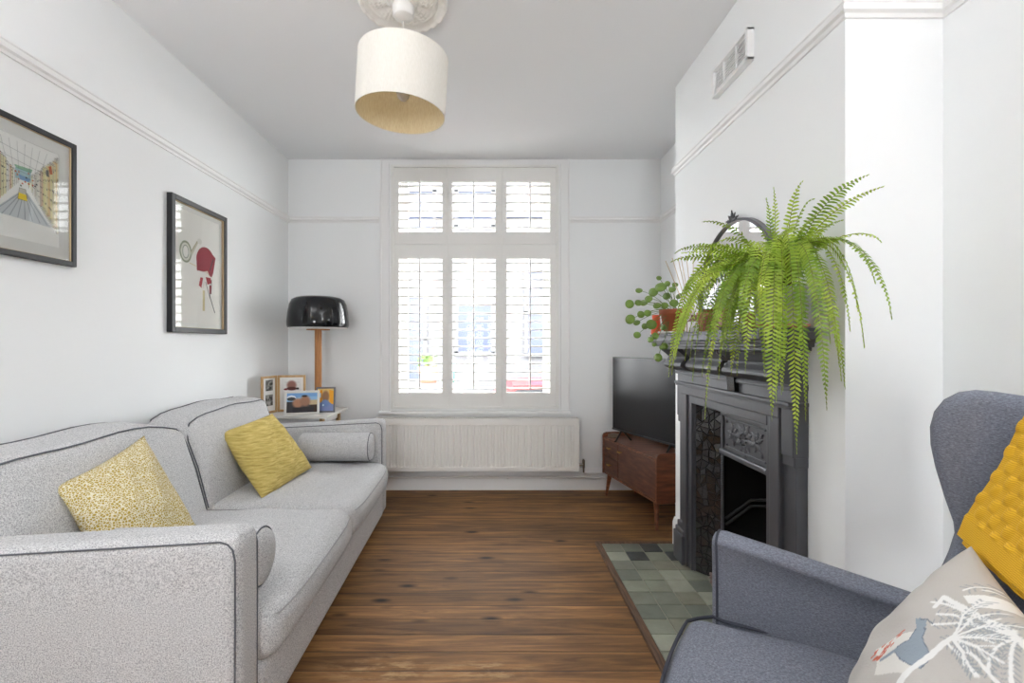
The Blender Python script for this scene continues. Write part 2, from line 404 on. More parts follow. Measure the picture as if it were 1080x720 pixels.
def thing(name, label, cat, loc=(0, 0, 0), rotz=0, group=None):
    o = bpy.data.objects.new(name, None); C.objects.link(o); o.empty_display_size = .05
    o.location = loc; o.rotation_euler = (0, 0, rotz); o['label'] = label; o['category'] = cat
    if group: o['group'] = group
    return o
def tag(o, label, cat, group=None, kind=None):
    o['label'] = label; o['category'] = cat
    if group: o['group'] = group
    if kind: o['kind'] = kind
    return o
def struct(name, mb, m, parent=None, loc=None):
    o = mb.build(name, m, parent, loc=loc)
    if parent is None: o['kind'] = 'structure'
    return o
def dup(root, loc=None, rotz=None, label=None):
    r = root.copy(); C.objects.link(r)
    if loc is not None: r.location = loc
    if rotz is not None: r.rotation_euler = (0, 0, rotz)
    if label: r['label'] = label
    for ch in list(root.children):
        c = ch.copy(); C.objects.link(c); c.parent = r
        for g in list(ch.children):
            d = g.copy(); C.objects.link(d); d.parent = c
    return r

class Canvas:
    def __init__(s, w, h, bg): s.w = w; s.h = h; s.a = np.zeros((h, w, 3)); s.a[:] = bg; s.yy, s.xx = np.mgrid[0:h, 0:w]
    def blend(s, mask, col):
        mask = np.clip(mask, 0, 1)[..., None]; s.a = s.a*(1-mask)+np.array(col, float)*mask
    def line(s, pts, wd, col, op=1.0):
        for (x0, y0), (x1, y1) in zip(pts[:-1], pts[1:]):
            x0, x1 = x0*s.w, x1*s.w; y0, y1 = y0*s.h, y1*s.h
            dx, dy = x1-x0, y1-y0; L = dx*dx+dy*dy+1e-9
            t = np.clip(((s.xx-x0)*dx+(s.yy-y0)*dy)/L, 0, 1)
            d = np.hypot(s.xx-x0-t*dx, s.yy-y0-t*dy); s.blend((wd/2+.5-d)*op if op == 1 else np.clip(wd/2+.5-d, 0, 1)*op, col)
    def poly(s, pts, col, op=1.0):
        P = [(x*s.w, y*s.h) for x, y in pts]; ins = np.zeros((s.h, s.w), bool); n = len(P)
        for i in range(n):
            (x0, y0), (x1, y1) = P[i], P[(i+1) % n]
            if y0 == y1: continue
            c = ((s.yy > y0) != (s.yy > y1)) & (s.xx < (x1-x0)*(s.yy-y0)/(y1-y0)+x0); ins ^= c
        s.blend(ins*op, col)
    def ell(s, cx, cy, rx, ry, col, op=1.0, soft=.1):
        d = np.hypot((s.xx-cx*s.w)/(rx*s.w), (s.yy-cy*s.h)/(ry*s.h)); s.blend(np.clip((1-d)/soft+.5, 0, 1)*op, col)
    def get(s, u, v):
        x = min(s.w-1, max(0, int(u*s.w))); y = min(s.h-1, max(0, int(v*s.h))); return s.a[y, x]

def paint_plane(P00, P10, P01, cv, name, parent, mat, label=None, nrm=None):
    """printed sheet: P00 top left, P10 top right, P01 bottom left; colours per vertex from canvas"""
    P00, P10, P01 = Vector(P00), Vector(P10), Vector(P01); nu, nv = cv.w, cv.h
    mb = MB(); mb.grid(lambda u, v: P00+(P10-P00)*u+(P01-P00)*v, nu, nv)
    o = mb.build(name, mat, parent)
    ca = o.data.color_attributes.new('Col', 'FLOAT_COLOR', 'POINT')
    arr = np.ones(((nu+1)*(nv+1), 4)); k = 0
    for i in range(nu+1):
        for j in range(nv+1):
            arr[k, :3] = cv.get(i/nu, j/nv); k += 1
    a = arr[:, :3]/255.0; arr[:, :3] = np.where(a <= .04045, a/12.92, ((a+.055)/1.055)**2.4)
    ca.data.foreach_set('color', arr.ravel().astype(np.float32))
    return o
def P(px, py, y):
    return Vector(((px-520)/F*y, y, CZ+(363-py)/F*y))
# ================================================================== ROOM SHELL
WX0, WX1, WZ0, WZ1 = -.833, .537, .665, 2.655     # front window opening
struct('floor', MB().box(XL-.2, XR+.2, YR-.2, YB+.25, -.1, 0), M['floor'])
struct('ceiling', MB().box(XL-.2, XR+.2, YR-.2, YB+.25, HC, HC+.1), M['ceil'])
struct('wall_left', MB().box(XL-.15, XL, YR-.2, YB+.25, 0, HC), M['wall'])
struct('wall_right', MB().box(XR, XR+.15, YR-.2, YB+.25, 0, HC), M['wall'])
w = MB()
w.box(XL, WX0, YB, YB+.25, 0, HC); w.box(WX1, XR, YB, YB+.25, 0, HC)
w.box(WX0, WX1, YB, YB+.25, 0, WZ0); w.box(WX0, WX1, YB, YB+.25, WZ1, HC)
struct('wall_front', w, M['wall'])
# rear wall with unseen glazed doors added to let in fill daylight
RX0, RX1, RZ1 = -.85, .4, 2.1
w = MB(); w.box(XL, RX0, YR-.2, YR, 0, HC); w.box(RX1, XR, YR-.2, YR, 0, HC); w.box(RX0, RX1, YR-.2, YR, RZ1, HC)
struct('wall_rear', w, M['wall'])
d = MB()
for x0 in (RX0, (RX0+RX1)/2):
    x1 = x0+(RX1-RX0)/2
    d.box(x0, x0+.07, YR-.12, YR-.07, .0, RZ1); d.box(x1-.07, x1, YR-.12, YR-.07, 0, RZ1)
    d.box(x0, x1, YR-.12, YR-.07, 0, .12); d.box(x0, x1, YR-.12, YR-.07, RZ1-.08, RZ1)
dd = struct('added_door_1', d, M['trim'])
g = MB()
for x0 in (RX0, (RX0+RX1)/2): g.add([(x0+.07, YR-.097, .12), (x0+(RX1-RX0)/2-.07, YR-.097, .12), (x0+(RX1-RX0)/2-.07, YR-.097, RZ1-.08), (x0+.07, YR-.097, RZ1-.08)], [(0, 1, 2, 3)])
struct('glass_pane', g, M['glass'], dd)
# chimney breast with the hole of the fireplace
BY0, BY1 = 1.451, 2.80
HY0, HY1, HZ = 1.76, 2.49, .93
w = MB()
w.box(XB, XR, BY0, HY0, 0, HC); w.box(XB, XR, HY1, BY1, 0, HC); w.box(XB, XR, HY0, HY1, HZ, HC)
struct('wall_chimney_breast', w, M['wall'])
# skirting boards
def skirt(name, p0, p1, out, h=.175):
    prof = [(0, 0), (.018, 0), (.018, h-.03), (.012, h-.012), (.008, h), (0, h)]
    mb = MB(); mb.sweep(prof, [p0, p1], [(0, 0, 1)]*2, [out]*2); return struct(name, mb, M['trim'])
skirt('baseboard_left', (XL, YR, 0), (XL, YB, 0), (1, 0, 0))
skirt('baseboard_front', (XL+.02, YB, 0), (XR-.02, YB, 0), (0, -1, 0))
skirt('baseboard_right_far', (XR, BY1, 0), (XR, YB-.02, 0), (-1, 0, 0))
skirt('baseboard_right_near', (XR, YR, 0), (XR, BY0, 0), (-1, 0, 0))
skirt('baseboard_breast_far', (XB, 2.655, 0), (XB, BY1, 0), (-1, 0, 0))
skirt('baseboard_breast_near', (XB, BY0, 0), (XB, 1.595, 0), (-1, 0, 0))
skirt('baseboard_breast_side', (XB+.001, BY0, 0), (XR-.02, BY0, 0), (0, -1, 0))
# picture rail
def rail(n, path, outs, m=M['trim']):
    z = 2.185
    prof = [(0, 0), (.007, .001), (.010, .012), (.020, .018), (.022, .030), (.013, .036), (.013, .041), (.018, .045), (.017, .052), (0, .055)]
    mb = MB(); mb.sweep(prof, [(x, y, z) for x, y in path], [(0, 0, 1)]*len(path), [(o[0], o[1], 0) for o in outs]); return struct('trim_%d' % n, mb, m)
s2 = 1
rail(1, [(XL, YR), (XL, YB), (-.931, YB)], [(1, 0), (1, -1), (0, -1)])
rail(2, [(.63, YB), (XR, YB), (XR, BY1+.0005)], [(0, -1), (-1, -1), (-1, 0)])
rail(3, [(XB+.001, BY1), (XB, BY1), (XB, BY0), (XR, BY0), (XR, YR)], [(0, 1), (-1, 1), (-1, -1), (-1, -1), (-1, 0)])
# ceiling rose
def rose():
    cx, cy = -.40, 2.10; R = .198
    mb = MB(); nr, na = 34, 144
    def h(r, a):
        q = r/R
        z = .004
        if q > .86: z += .016*math.sin((q-.86)/.14*PI)**.7 + .004*math.sin(24*a)*math.sin((q-.86)/.14*PI)
        if .80 < q < .86: z += .004
        if q < .80:
            lf = abs(math.cos(4*a)); rr = (q-.26)/.54
            if rr > 0:
                z += .014*max(0, math.sin(rr*PI))*max(0, lf-.25)*(1+.35*math.cos(40*a+14*rr)) + .003*math.cos(60*q)*lf
        if q < .3: z += .010
        return z
    def fn(u, v):
        r = R*u; a = 2*PI*v
        return (cx+r*math.cos(a), cy+r*math.sin(a), HC-(h(r, a) if u < 1 else 0))
    mb.grid(fn, nr, na)
    o = mb.build('ceiling_rose', M['plaster'], loc=(cx, cy, HC-.02))
    tag(o, 'round white plaster ceiling rose with leaf relief above the pendant lamp', 'ceiling rose')
rose()
# wall vent
vt = thing('air_vent', 'white plastic louvred air vent high on the chimney breast', 'vent', (XB, 2.115, 2.43))
VY0, VY1, VZ0, VZ1 = 1.955, 2.275, 2.365, 2.50
v = MB(); v.cbox(XB-.03, XB, VY0, VY0+.018, VZ0, VZ1, .003); v.cbox(XB-.03, XB, VY1-.018, VY1, VZ0, VZ1, .003)
v.cbox(XB-.03, XB, VY0, VY1, VZ0, VZ0+.014, .003); v.cbox(XB-.03, XB, VY0, VY1, VZ1-.014, VZ1, .003)
v.box(XB-.013, XB, VY0+.01, VY1-.01, VZ0+.01, VZ1-.01)
v.build('frame', M['trim'], vt)
v = MB()
for k in range(8):
    z = VZ0+.022+k*.0125
    v.add([(XB-.022, VY0+.018, z), (XB-.022, VY1-.018, z), (XB-.006, VY1-.018, z+.010), (XB-.006, VY0+.018, z+.010),
           (XB-.022, VY0+.018, z+.002), (XB-.022, VY1-.018, z+.002), (XB-.006, VY1-.018, z+.012), (XB-.006, VY0+.018, z+.012)],
          [(0, 1, 2, 3), (7, 6, 5, 4), (0, 4, 5, 1), (2, 6, 7, 3), (0, 3, 7, 4), (1, 5, 6, 2)])
for y in (2.06, 2.17): v.box(XB-.026, XB-.004, y-.003, y+.003, VZ0+.012, VZ1-.012)
v.build('slats', M['trim'], vt)

# ================================================================== WINDOW, ARCHITRAVE, SILL
a = MB()
prof = [(0, 0), (.02, 0), (.022, .012), (.012, .02), (.012, .075), (.018, .085), (.016, .092), (0, .095)]
path = [(WX0, YB, WZ0-.03), (WX0, YB, WZ1-.0), (WX1, YB, WZ1-.0), (WX1, YB, WZ0-.03)]
dirs = [(-1, 0, 0), (-1, 0, .54), (1, 0, .54), (1, 0, 0)]
vs = []; fs = []; n = len(prof)
for p, dv_ in zip(path, dirs):
    for (o_, w_) in prof: vs.append((p[0]+dv_[0]*w_, p[1]-o_, p[2]+dv_[2]*w_))
for i in range(3):
    for k in range(n): fs.append((i*n+k, i*n+(k+1) % n, (i+1)*n+(k+1) % n, (i+1)*n+k))
a.add(vs, fs)
struct('trim_4', a, M['trim'])
s = MB(); s.cbox(WX0-.095, WX1+.10, YB-.05, YB+.02, .625, .645, .004); s.cbox(WX0-.10, WX1+.095, YB-.025, YB, .605, .625, .003)
s.box(WX0, WX1, YB-.001, YB+.24, .645, .665)
struct('trim_5', s, M['trim'])
# sash window behind the shutters
win = MB(); wy0, wy1 = YB+.13, YB+.17
win.box(WX0, WX0+.06, wy0-.03, wy1+.03, .665, WZ1); win.box(WX1-.06, WX1, wy0-.03, wy1+.03, .665, WZ1)
win.box(WX0+.06, WX1-.06, wy0, wy1, .665, .74); win.box(WX0+.06, WX1-.06, wy0, wy1, WZ1-.07, WZ1)
win.box(WX0+.06, WX1-.06, wy0, wy1, 1.96, 2.01); win.box(WX0+.06, WX0+.11, wy0, wy1, .74, WZ1-.07); win.box(WX1-.11, WX1-.06, wy0, wy1, .74, WZ1-.07)
wd = struct('window_1', win, M['shutter'])
struct('pane', MB().add([(WX0+.11, wy0+.02, .74), (WX1-.11, wy0+.02, .74), (WX1-.11, wy0+.02, WZ1-.07), (WX0+.11, wy0+.02, WZ1-.07)], [(0, 1, 2, 3)]), M['glass'], wd)
# shutter frame
sf = MB()
for (x0, x1) in ((WX0, WX0+.022), (WX1-.022, WX1)): sf.cbox(x0, x1, YB-.026, YB+.05, .665, WZ1, .004)
sf.cbox(WX0+.022, WX1-.022, YB-.026, YB+.05, .665, .683, .004); sf.cbox(WX0+.022, WX1-.022, YB-.026, YB+.05, WZ1-.02, WZ1, .004)
struct('trim_6', sf, M['shutter'])
def sx(px): return (px-520)/F*YB
def sz(py): return CZ+(363-py)/F*YB
cols = [('left', 415.6, 472.62, 421.2, 466.6, 443.5), ('centre', 472.68, 529.70, 477.3, 522.6, 499.7), ('right', 529.76, 586.4, 534.3, 579.8, 558.8)]
tiers = [('upper', 177.2, 257.85, 192.2, 244.8, 6), ('lower', 257.95, 428.8, 273.0, 413.8, 16)]
SHG = 'white plantation shutter panels in the window'
for cn, x0, x1, lx0, lx1, rod in cols:
    for tn, y0, y1, ly0, ly1, nl in tiers:
        X0, X1, Z1, Z0 = sx(x0), sx(x1), sz(y0), sz(y1); LX0, LX1, LZ1, LZ0 = sx(lx0), sx(lx1), sz(ly0), sz(ly1)
        pos = {'left': 'on the left', 'centre': 'in the middle', 'right': 'on the right'}[cn]
        lab = ('short upper' if tn == 'upper' else 'tall lower')+' white shutter panel %s of the window, louvres open' % pos
        t = thing('window_shutter', lab, 'shutter', ((X0+X1)/2, YB+.01, Z0), 0, SHG)
        f = MB(); fy0, fy1 = YB-.012, YB+.018
        f.cbox(X0, LX0, fy0, fy1, Z0, Z1, .003); f.cbox(LX1, X1, fy0, fy1, Z0, Z1, .003)
        f.cbox(LX0-.002, LX1+.002, fy0, fy1, Z0, LZ0, .003); f.cbox(LX0-.002, LX1+.002, fy0, fy1, LZ1, Z1, .003)
        f.build('frame', M['shutter'], t)
        pitch = (LZ1-LZ0)/nl
        for k in range(nl):
            zc = LZ0+pitch*(k+.5); mb = MB(); w_ = .063; th = .0066; sec = 10
            pr = []
            for q in range(sec):
                an = 2*PI*q/sec; pr.append((w_/2*math.cos(an), th*math.sin(an)))
            tl = math.radians(2)
            pr = [(p_*math.cos(tl)-q_*math.sin(tl), p_*math.sin(tl)+q_*math.cos(tl)) for p_, q_ in pr]
            vs = [(X, YB+.003+p_, zc+q_) for X in (LX0+.001, LX1-.001) for p_, q_ in pr]
            fs = [(i, (i+1) % sec, sec+(i+1) % sec, sec+i) for i in range(sec)]+[tuple(reversed(range(sec))), tuple(range(sec, 2*sec))]
            mb.add(vs, fs, 0, None, False); lo = mb.build('louver', M['shutter'], t)
            for p_ in lo.data.polygons: p_.use_smooth = len(p_.vertices) == 4
        rx = sx(rod); r_ = MB(); r_.tube([(rx, YB-.036, LZ0+.03), (rx, YB-.036, LZ1+.005)], .0068, 8); r_.build('tilt_rod', M['shutter'], t)
        if cn != 'centre':
            hx = X0-.004 if cn == 'left' else X1+.004
            for hz in (Z0+.12*(Z1-Z0)+.03, Z1-.10*(Z1-Z0)-.02):
                h_ = MB(); h_.tube([(hx, YB-.030, hz-.03), (hx, YB-.030, hz+.03)], .005, 8); h_.box(hx-.008, hx+.008, YB-.028, YB-.012, hz-.025, hz+.025)
                h_.build('hinge', M['shutter'], t)

# ================================================================== RADIATOR AND PIPES
rd = thing('radiator', 'long white panel radiator with vertical flutes below the window', 'radiator', (-.13, 3.80, .185))
RX_0, RX_1, RY, RZ_0, RZ_1 = -.945, .685, 3.755, .185, .60
r_ = MB()
pitch = .02646; n = int((RX_1-RX_0-.06)/pitch)
xs = []; 
x = RX_0+.03
pts = [(RX_0, 0.0), (x-.004, 0.0)]
for i in range(n):
    c0 = x+i*pitch
    pts += [(c0+.0, 0), (c0+.007, .011), (c0+.0155, .011), (c0+.0215, 0)]
pts += [(RX_1, 0)]
zs = [(RZ_0, 0), (RZ_0+.032, 0), (RZ_0+.045, 1), (RZ_1-.062, 1), (RZ_1-.05, 0), (RZ_1-.012, 0)]
vs = [(px_, RY+d_*m_, z_) for (z_, m_) in zs for (px_, d_) in pts]; W_ = len(pts)
fs = [(j*W_+i, j*W_+i+1, (j+1)*W_+i+1, (j+1)*W_+i) for j in range(len(zs)-1) for i in range(W_-1)]
r_.add(vs, fs); r_.box(RX_0, RX_1, RY+.007, RY+.02, RZ_0, RZ_1-.012)
r_.build('front_panel', M['rad'], rd)
r_ = MB(); r_.box(RX_0+.01, RX_1-.01, 3.845, 3.855, RZ_0+.01, RZ_1-.02); 
for i in range(40): xx = RX_0+.03+i*.0405; r_.box(xx, xx+.002, RY+.02, 3.845, RZ_0+.03, RZ_1-.03)
r_.build('back_panel', M['rad'], rd)
r_ = MB(); r_.cbox(RX_0, RX_0+.012, RY-.001, 3.86, RZ_0, RZ_1, .003); r_.cbox(RX_1-.012, RX_1, RY-.001, 3.86, RZ_0, RZ_1, .003); r_.build('side_cover', M['rad'], rd)
r_ = MB()
r_.box(RX_0, RX_1, RY-.001, RY+.008, RZ_1-.012, RZ_1+.002); r_.box(RX_0, RX_1, 3.85, 3.858, RZ_1-.012, RZ_1+.002)
k = RX_0+.01
while k < RX_1-.01: r_.box(k, k+.006, RY, 3.855, RZ_1-.006, RZ_1); k += .016
r_.build('top_grille', M['rad'], rd)
r_ = MB(); r_.tube([(RX_1, 3.80, .225), (RX_1+.045, 3.80, .225)], .010, 10); r_.tube([(RX_1+.04, 3.80, .20), (RX_1+.04, 3.80, .262)], .012, 10); r_.tube([(RX_1+.04, 3.80, .262), (RX_1+.04, 3.80, .272)], .007, 10)
r_.tube([(RX_1+.04, 3.80, .20), (RX_1+.042, 3.80, .165)], .008, 10); r_.build('valve', M['chrome'], rd, label='chrome valve')
pp = MB()
pp.tube([(-1.1, 3.845, .112), (1.25, 3.845, .112)], .0085, 10)
pp.tube([(.11, 3.845, .112), (.125, 3.845, .112)], .014, 10)
o = pp.build('heating_pipe', M['pipe'], loc=(.1, 3.845, .10)); tag(o, 'long straight white pipe along the skirting under the radiator', 'pipe')
pp = MB(); pp.tube([(RX_1+.042, 3.80, .165), (RX_1+.05, 3.805, .152), (RX_1+.075, 3.82, .148), (.95, 3.845, .148), (1.25, 3.845, .148)], .0085, 10)
pp.build('feed_pipe', M['pipe'], rd, label='white feed pipe')

# ================================================================== OUTSIDE
struct('ground', MB().box(-30, 30, YB+.3, 40, -.9, -.8), M['asphalt'])
hs = thing('house', 'white terraced house across the street with bluish windows', 'house', (0, 13.2, -.8))
h_ = MB(); h_.box(-5.2, 5.2, 13, 20, -.8, 6.6); h_.build('wall', M['render'], hs)
def hwin(x0, x1, z0, z1, nx, nz, mname='render'):
    g = MB(); g.box(x0, x1, 12.96, 13.0, z0, z1); p = g.build('window', M['bluewin'], hs)
    b_ = MB()
    for i in range(nx+1): xx = x0+(x1-x0)*i/nx; b_.box(xx-.05, xx+.05, 12.92, 12.97, z0, z1)
    for i in range(nz+1): zz = z0+(z1-z0)*i/nz; b_.box(x0-.05, x1+.05, 12.92, 12.97, zz-.05, zz+.05)
    b_.build('glazing_bars', M['render'], p)
hwin(-1.0, 0.0, .95, 2.3, 1, 1); hwin(-2.35, -1.85, .2, 2.5, 1, 2); hwin(.9, 1.65, .9, 3.2, 1, 2); hwin(-1.0, 0, 4.4, 5.4, 1, 1); hwin(-2.6, -1.6, 4.3, 5.4, 1, 1)
h_ = MB(); h_.box(-5.2, 5.2, 12.9, 13, 4.65, 4.8); h_.build('cornice', M['bluewin'], hs, label='bluish string course')
def car(x, y, z, m, label, rz=0, hs_=1.0):
    t = thing('car', label, 'car', (x, y, z), rz, 'parked cars in the street'); t.scale = (1, 1, hs_)
    b_ = MB(); 
    prof = [(-1.9, .35), (-1.95, .75), (-1.2, .92), (-.6, 1.38), (.8, 1.42), (1.5, .98), (1.95, .85), (1.98, .35)]
    b_.add([(px_, yy, zz) for yy in (-.8, .8) for px_, zz in prof], [tuple(range(8)), tuple(reversed(range(8, 16)))]+[(i, (i+1) % 8, 8+(i+1) % 8, 8+i) for i in range(8)])
    b_.build('body', m, t, world=False)
    for wx in (-1.2, 1.25):
        for yy in (-.82, .66): c_ = MB(); c_.tube([(wx, yy, .32), (wx, yy+.16, .32)], .32, 16); c_.build('wheel', M['tyre'], t, world=False)
    g_ = MB(); g_.add([(-1.05, -.81, .95), (-.55, -.81, 1.32), (.75, -.81, 1.34), (1.3, -.81, .98)], [(0, 1, 2, 3)]); g_.build('side_window', M['tvblack'], t, world=False)
car(.9, 7.8, -.8, M['redcar'], 'red parked car low behind the middle shutter panel')
car(2.62, 10.2, -.8, M['darkcar'], 'dark parked car behind the right shutter panel', hs_=1.35)
wl = MB(); wl.box(-2.2, -.4, 5.95, 6.25, -.8, .70); o = wl.build('garden_wall', M['render'], loc=(-1.3, 6.1, -.8)); tag(o, 'low white garden wall outside the window', 'garden wall')
def opot(x, y, z, r, h, m, lab, leafy=False):
    t = thing('plant_pot', lab, 'plant pot', (x, y, z), 0, 'pots outside the window')
    q = MB(); q.lathe([(0, 0), (r*.75, 0), (r, h), (r*.9, h), (r*.85, h*.85), (0, h*.85)], 20); q.build('pot', m, t, world=False)
    if leafy:
        q = MB(); rng = random.Random(3)
        for i in range(60):
            a_ = rng.uniform(0, 2*PI); rr = rng.uniform(0, r*1.1); zz = h+rng.uniform(0, .14); p0 = Vector((rr*math.cos(a_), rr*math.sin(a_), zz))
            d1 = Vector((rng.uniform(-1, 1), rng.uniform(-1, 1), rng.uniform(0, 1))).normalized()*.05; d2 = d1.orthogonal().normalized()*.02
            q.add([p0, p0+d1*.5+d2, p0+d1, p0+d1*.5-d2], [(0, 1, 2, 3)])
        q.build('foliage', M['hedge'], t, world=False)
opot(-.83, 6.1, .70, .14, .20, M['pinkpot'], 'pink terracotta pot with green shoots seen through the left shutter', True)
opot(-.55, 6.1, .70, .07, .30, M['greenpot'], 'narrow green glazed pot seen through the left shutter')
# ================================================================== SOFA
YAW = math.radians(1.75)
sofa = thing('sofa', 'large light grey two-seat fabric sofa along the left wall', 'sofa', (-1.583, 1.165, 0), YAW)
SD, SL, AT = .95, 1.95, .128      # depth, length, arm thickness
def arm(y0, inner_sign):
    mb = MB()
    def fn(w, q):
        rise = .045*(q[0]*.5+.5)+.012 if w.z > 0 else 0
        return Vector((w.x, w.y*(1+.06*(1-q[2]**2)), w.z + rise*(q[2]*.5+.5)))
    mb.rbox(SD/2-.005, y0+AT/2, .375, SD-.01, AT, .55, .035, n=10, k=4, fn=fn)
    a = mb.build('armrest', M['sofa'], sofa, world=False)
    for side in (0, 1):
        y = y0+(.004 if side == 0 else AT-.004)
        def top(x): return .387+.275+.045*(x/SD)-.014
        path = [(.02, y, .14)]
        path += [(.02, y, .55), (.03, y, top(.03)-.02), (.06, y, top(.06))]
        path += [(x, y, top(x)) for x in (.2, .4, .6, .8, .86)]
        path += [(SD-.055, y, top(.9)-.000), (SD-.036, y, top(.92)-.008), (SD-.024, y, top(.93)-.022), (SD-.018, y, top(.93)-.05), (SD-.018, y, .5), (SD-.020, y, .14)]
        p = MB(); p.tube(path, .0024, 6); p.build('piping', M['piping'], a, world=False, label='dark grey piping')
arm(0, 1); arm(SL-AT, -1)
b = MB(); b.rbox(.50, SL/2, .20, .885, SL-2*AT+.01, .20, .03, n=10, k=3); b.build('seat_base', M['sofa'], sofa, world=False)
b = MB(); b.rbox(.075, SL/2, .40, .15, SL-2*AT+.01, .58, .04, n=10, k=3); b.build('back_frame', M['sofa'], sofa, world=False)
for lx in (.08, SD-.10):
    for ly in (.10, SL-.10):
        l = MB(); l.lathe([(.018, 0), (.026, .105), (0, .105)], 12, c=(lx, ly, 0)); l.build('leg', M['tvcase'], sofa, world=False, label='black leg')
W2 = (SL-2*AT)/2
rng = random.Random(5)
for i in range(2):
    y0 = AT+W2*i; cy = y0+W2/2
    def fn(w, q, i=i):
        t = max(0, w.z)
        puff = .030*(1-q[0]**2)*(1-abs(q[1])**3)*(1 if q[2] > 0 else .2)*(q[2] if q[2] > 0 else 0)
        dim = 0
        if q[2] > .5:
            for bx in (-.35, .35):
                for by in (-.45, .15, .6):
                    dim -= .012*math.exp(-((q[0]-bx)**2/.02+(q[1]-by)**2/.02))
            dim -= .004*(math.exp(-(q[0]+.35)**2/.002)+math.exp(-(q[0]-.35)**2/.002))*(1-q[1]**2)
            dim += .003*math.sin(9*q[1]+2*i)*math.cos(7*q[0])
        ex = .022*(1-abs(q[1])**4) if q[0] > .2 else 0
        ey = .006*(1-q[0]**2)*q[1]
        return Vector((w.x+ex*(1 if q[0] > .8 else q[0])*(1-q[2]**2*.6), w.y+ey, w.z+puff+dim))
    mb = MB(); mb.rbox(.595, cy, .365, .755, W2+.004, .165, .062, n=26, k=5, fn=fn)
    c = mb.build('seat_cushion', M['sofa'], sofa, world=False)
    xf = .595+.3775+.002; zt = .365+.056
    path = [(.3, y0+.006, zt+.018), (.6, y0+.004, zt+.015), (xf-.10, y0+.006, zt+.006), (xf-.03, y0+.02, zt-.002), (xf-.004, y0+.05, zt-.006)]
    path += [(xf+.014*(1-(2*t-1)**4), y0+.05+(W2-.10)*t, zt-.006) for t in (.12, .25, .4, .5, .6, .75, .88)]
    path += [(xf-.004, y0+W2-.05, zt-.006), (xf-.03, y0+W2-.02, zt-.002), (xf-.10, y0+W2-.006, zt+.006), (.6, y0+W2-.004, zt+.015)]
    p = MB(); p.tube(path, .0026, 6); p.build('piping', M['piping_light'], c, world=False)
# back cushions
def crest(q, i):
    e = q if i == 0 else -q
    return .012*(1-q*q)-.045*max(0, (e-.45)/.55)**2+.004*math.sin(q*6+i)
for i in range(2):
    y0 = AT+W2*i; W2b = W2+(.04 if i == 0 else 0); cy = y0+W2-W2b/2; H = .445; T = .19
    R = Matrix.Translation((.245, cy, .415)) @ Matrix(((1, 0, -.30, 0), (0, 1, 0, 0), (-.10, 0, 1, 0), (0, 0, 0, 1)))
    def fn(w, q, i=i):
        puff = (.045 if q[0] > 0 else .01)*(1-q[1]**2)*(1-q[2]**2)
        zt = crest(q[1], i)*(q[2] > 0)
        return Vector((w.x+(puff if q[0] > 0 else -puff), w.y, w.z+zt*abs(q[2])))
    mb = MB(); mb.rbox(0, 0, H/2, T, W2b, H, .038, n=16, k=4, fn=fn, mat=R)
    c = mb.build('back_cushion', M['sofa'], sofa, world=False)
    for xs_ in (T/2-.009, -T/2+.009):
        h = W2b/2
        def zt(y): q = y/h; return H-.006+crest(q, i)
        path = [(xs_, -h+.008, .04), (xs_+.008, -h+.008, H*.5), (xs_, -h+.008, H-.06+crest(-1, i)), (xs_, -h+.020, H-.018+crest(-1, i))]
        path += [(xs_+(0 if xs_ < 0 else .002), y, zt(y)) for y in np.linspace(-h+.05, h-.05, 11)]
        path += [(xs_, h-.020, H-.018+crest(1, i)), (xs_, h-.008, H-.06+crest(1, i)), (xs_+.008, h-.008, H*.5), (xs_, h-.008, .04)]
        p = MB(); p.tube(path, .0028, 6, mat=R); p.build('piping', M['piping'], c, world=False, label='dark grey piping')
# bolsters
def bolster(lab, y, x0, x1, z=.560, r=.084):
    rm = root_matrix(sofa); pos = rm @ Vector((x0, y, z-r))
    t = thing('bolster_cushion', lab, 'cushion', pos, YAW, 'grey bolster cushions on the sofa')
    mb = MB(); L = x1-x0; pr = [(0, -.012), (r*.5, -.010), (r*.85, -.004), (r, .008), (r*1.01, L*.3), (r, L*.6), (r*1.01, L-.01), (r*.9, L+.006), (r*.5, L+.014), (0, L+.018)]
    A = Matrix.Translation((0, 0, r)) @ Matrix.Rotation(PI/2, 4, 'Y')
    mb.lathe(pr, 32, mat=A); mb.build('cover', M['sofa'], t, world=False)
    p = MB(); p.tube([(L-.004, r*1.0*math.cos(a), r+r*1.0*math.sin(a)) for a in np.linspace(0, 2*PI, 32, endpoint=False)], .0025, 6, closed=True); p.build('piping', M['piping'], t, world=False, label='dark grey piping')
bolster('light grey bolster cushion against the far sofa arm near the window', SL-AT-.09, .46, .885)
bolster('light grey bolster cushion behind the near sofa arm, only its end showing', AT+.09, .46, .905)

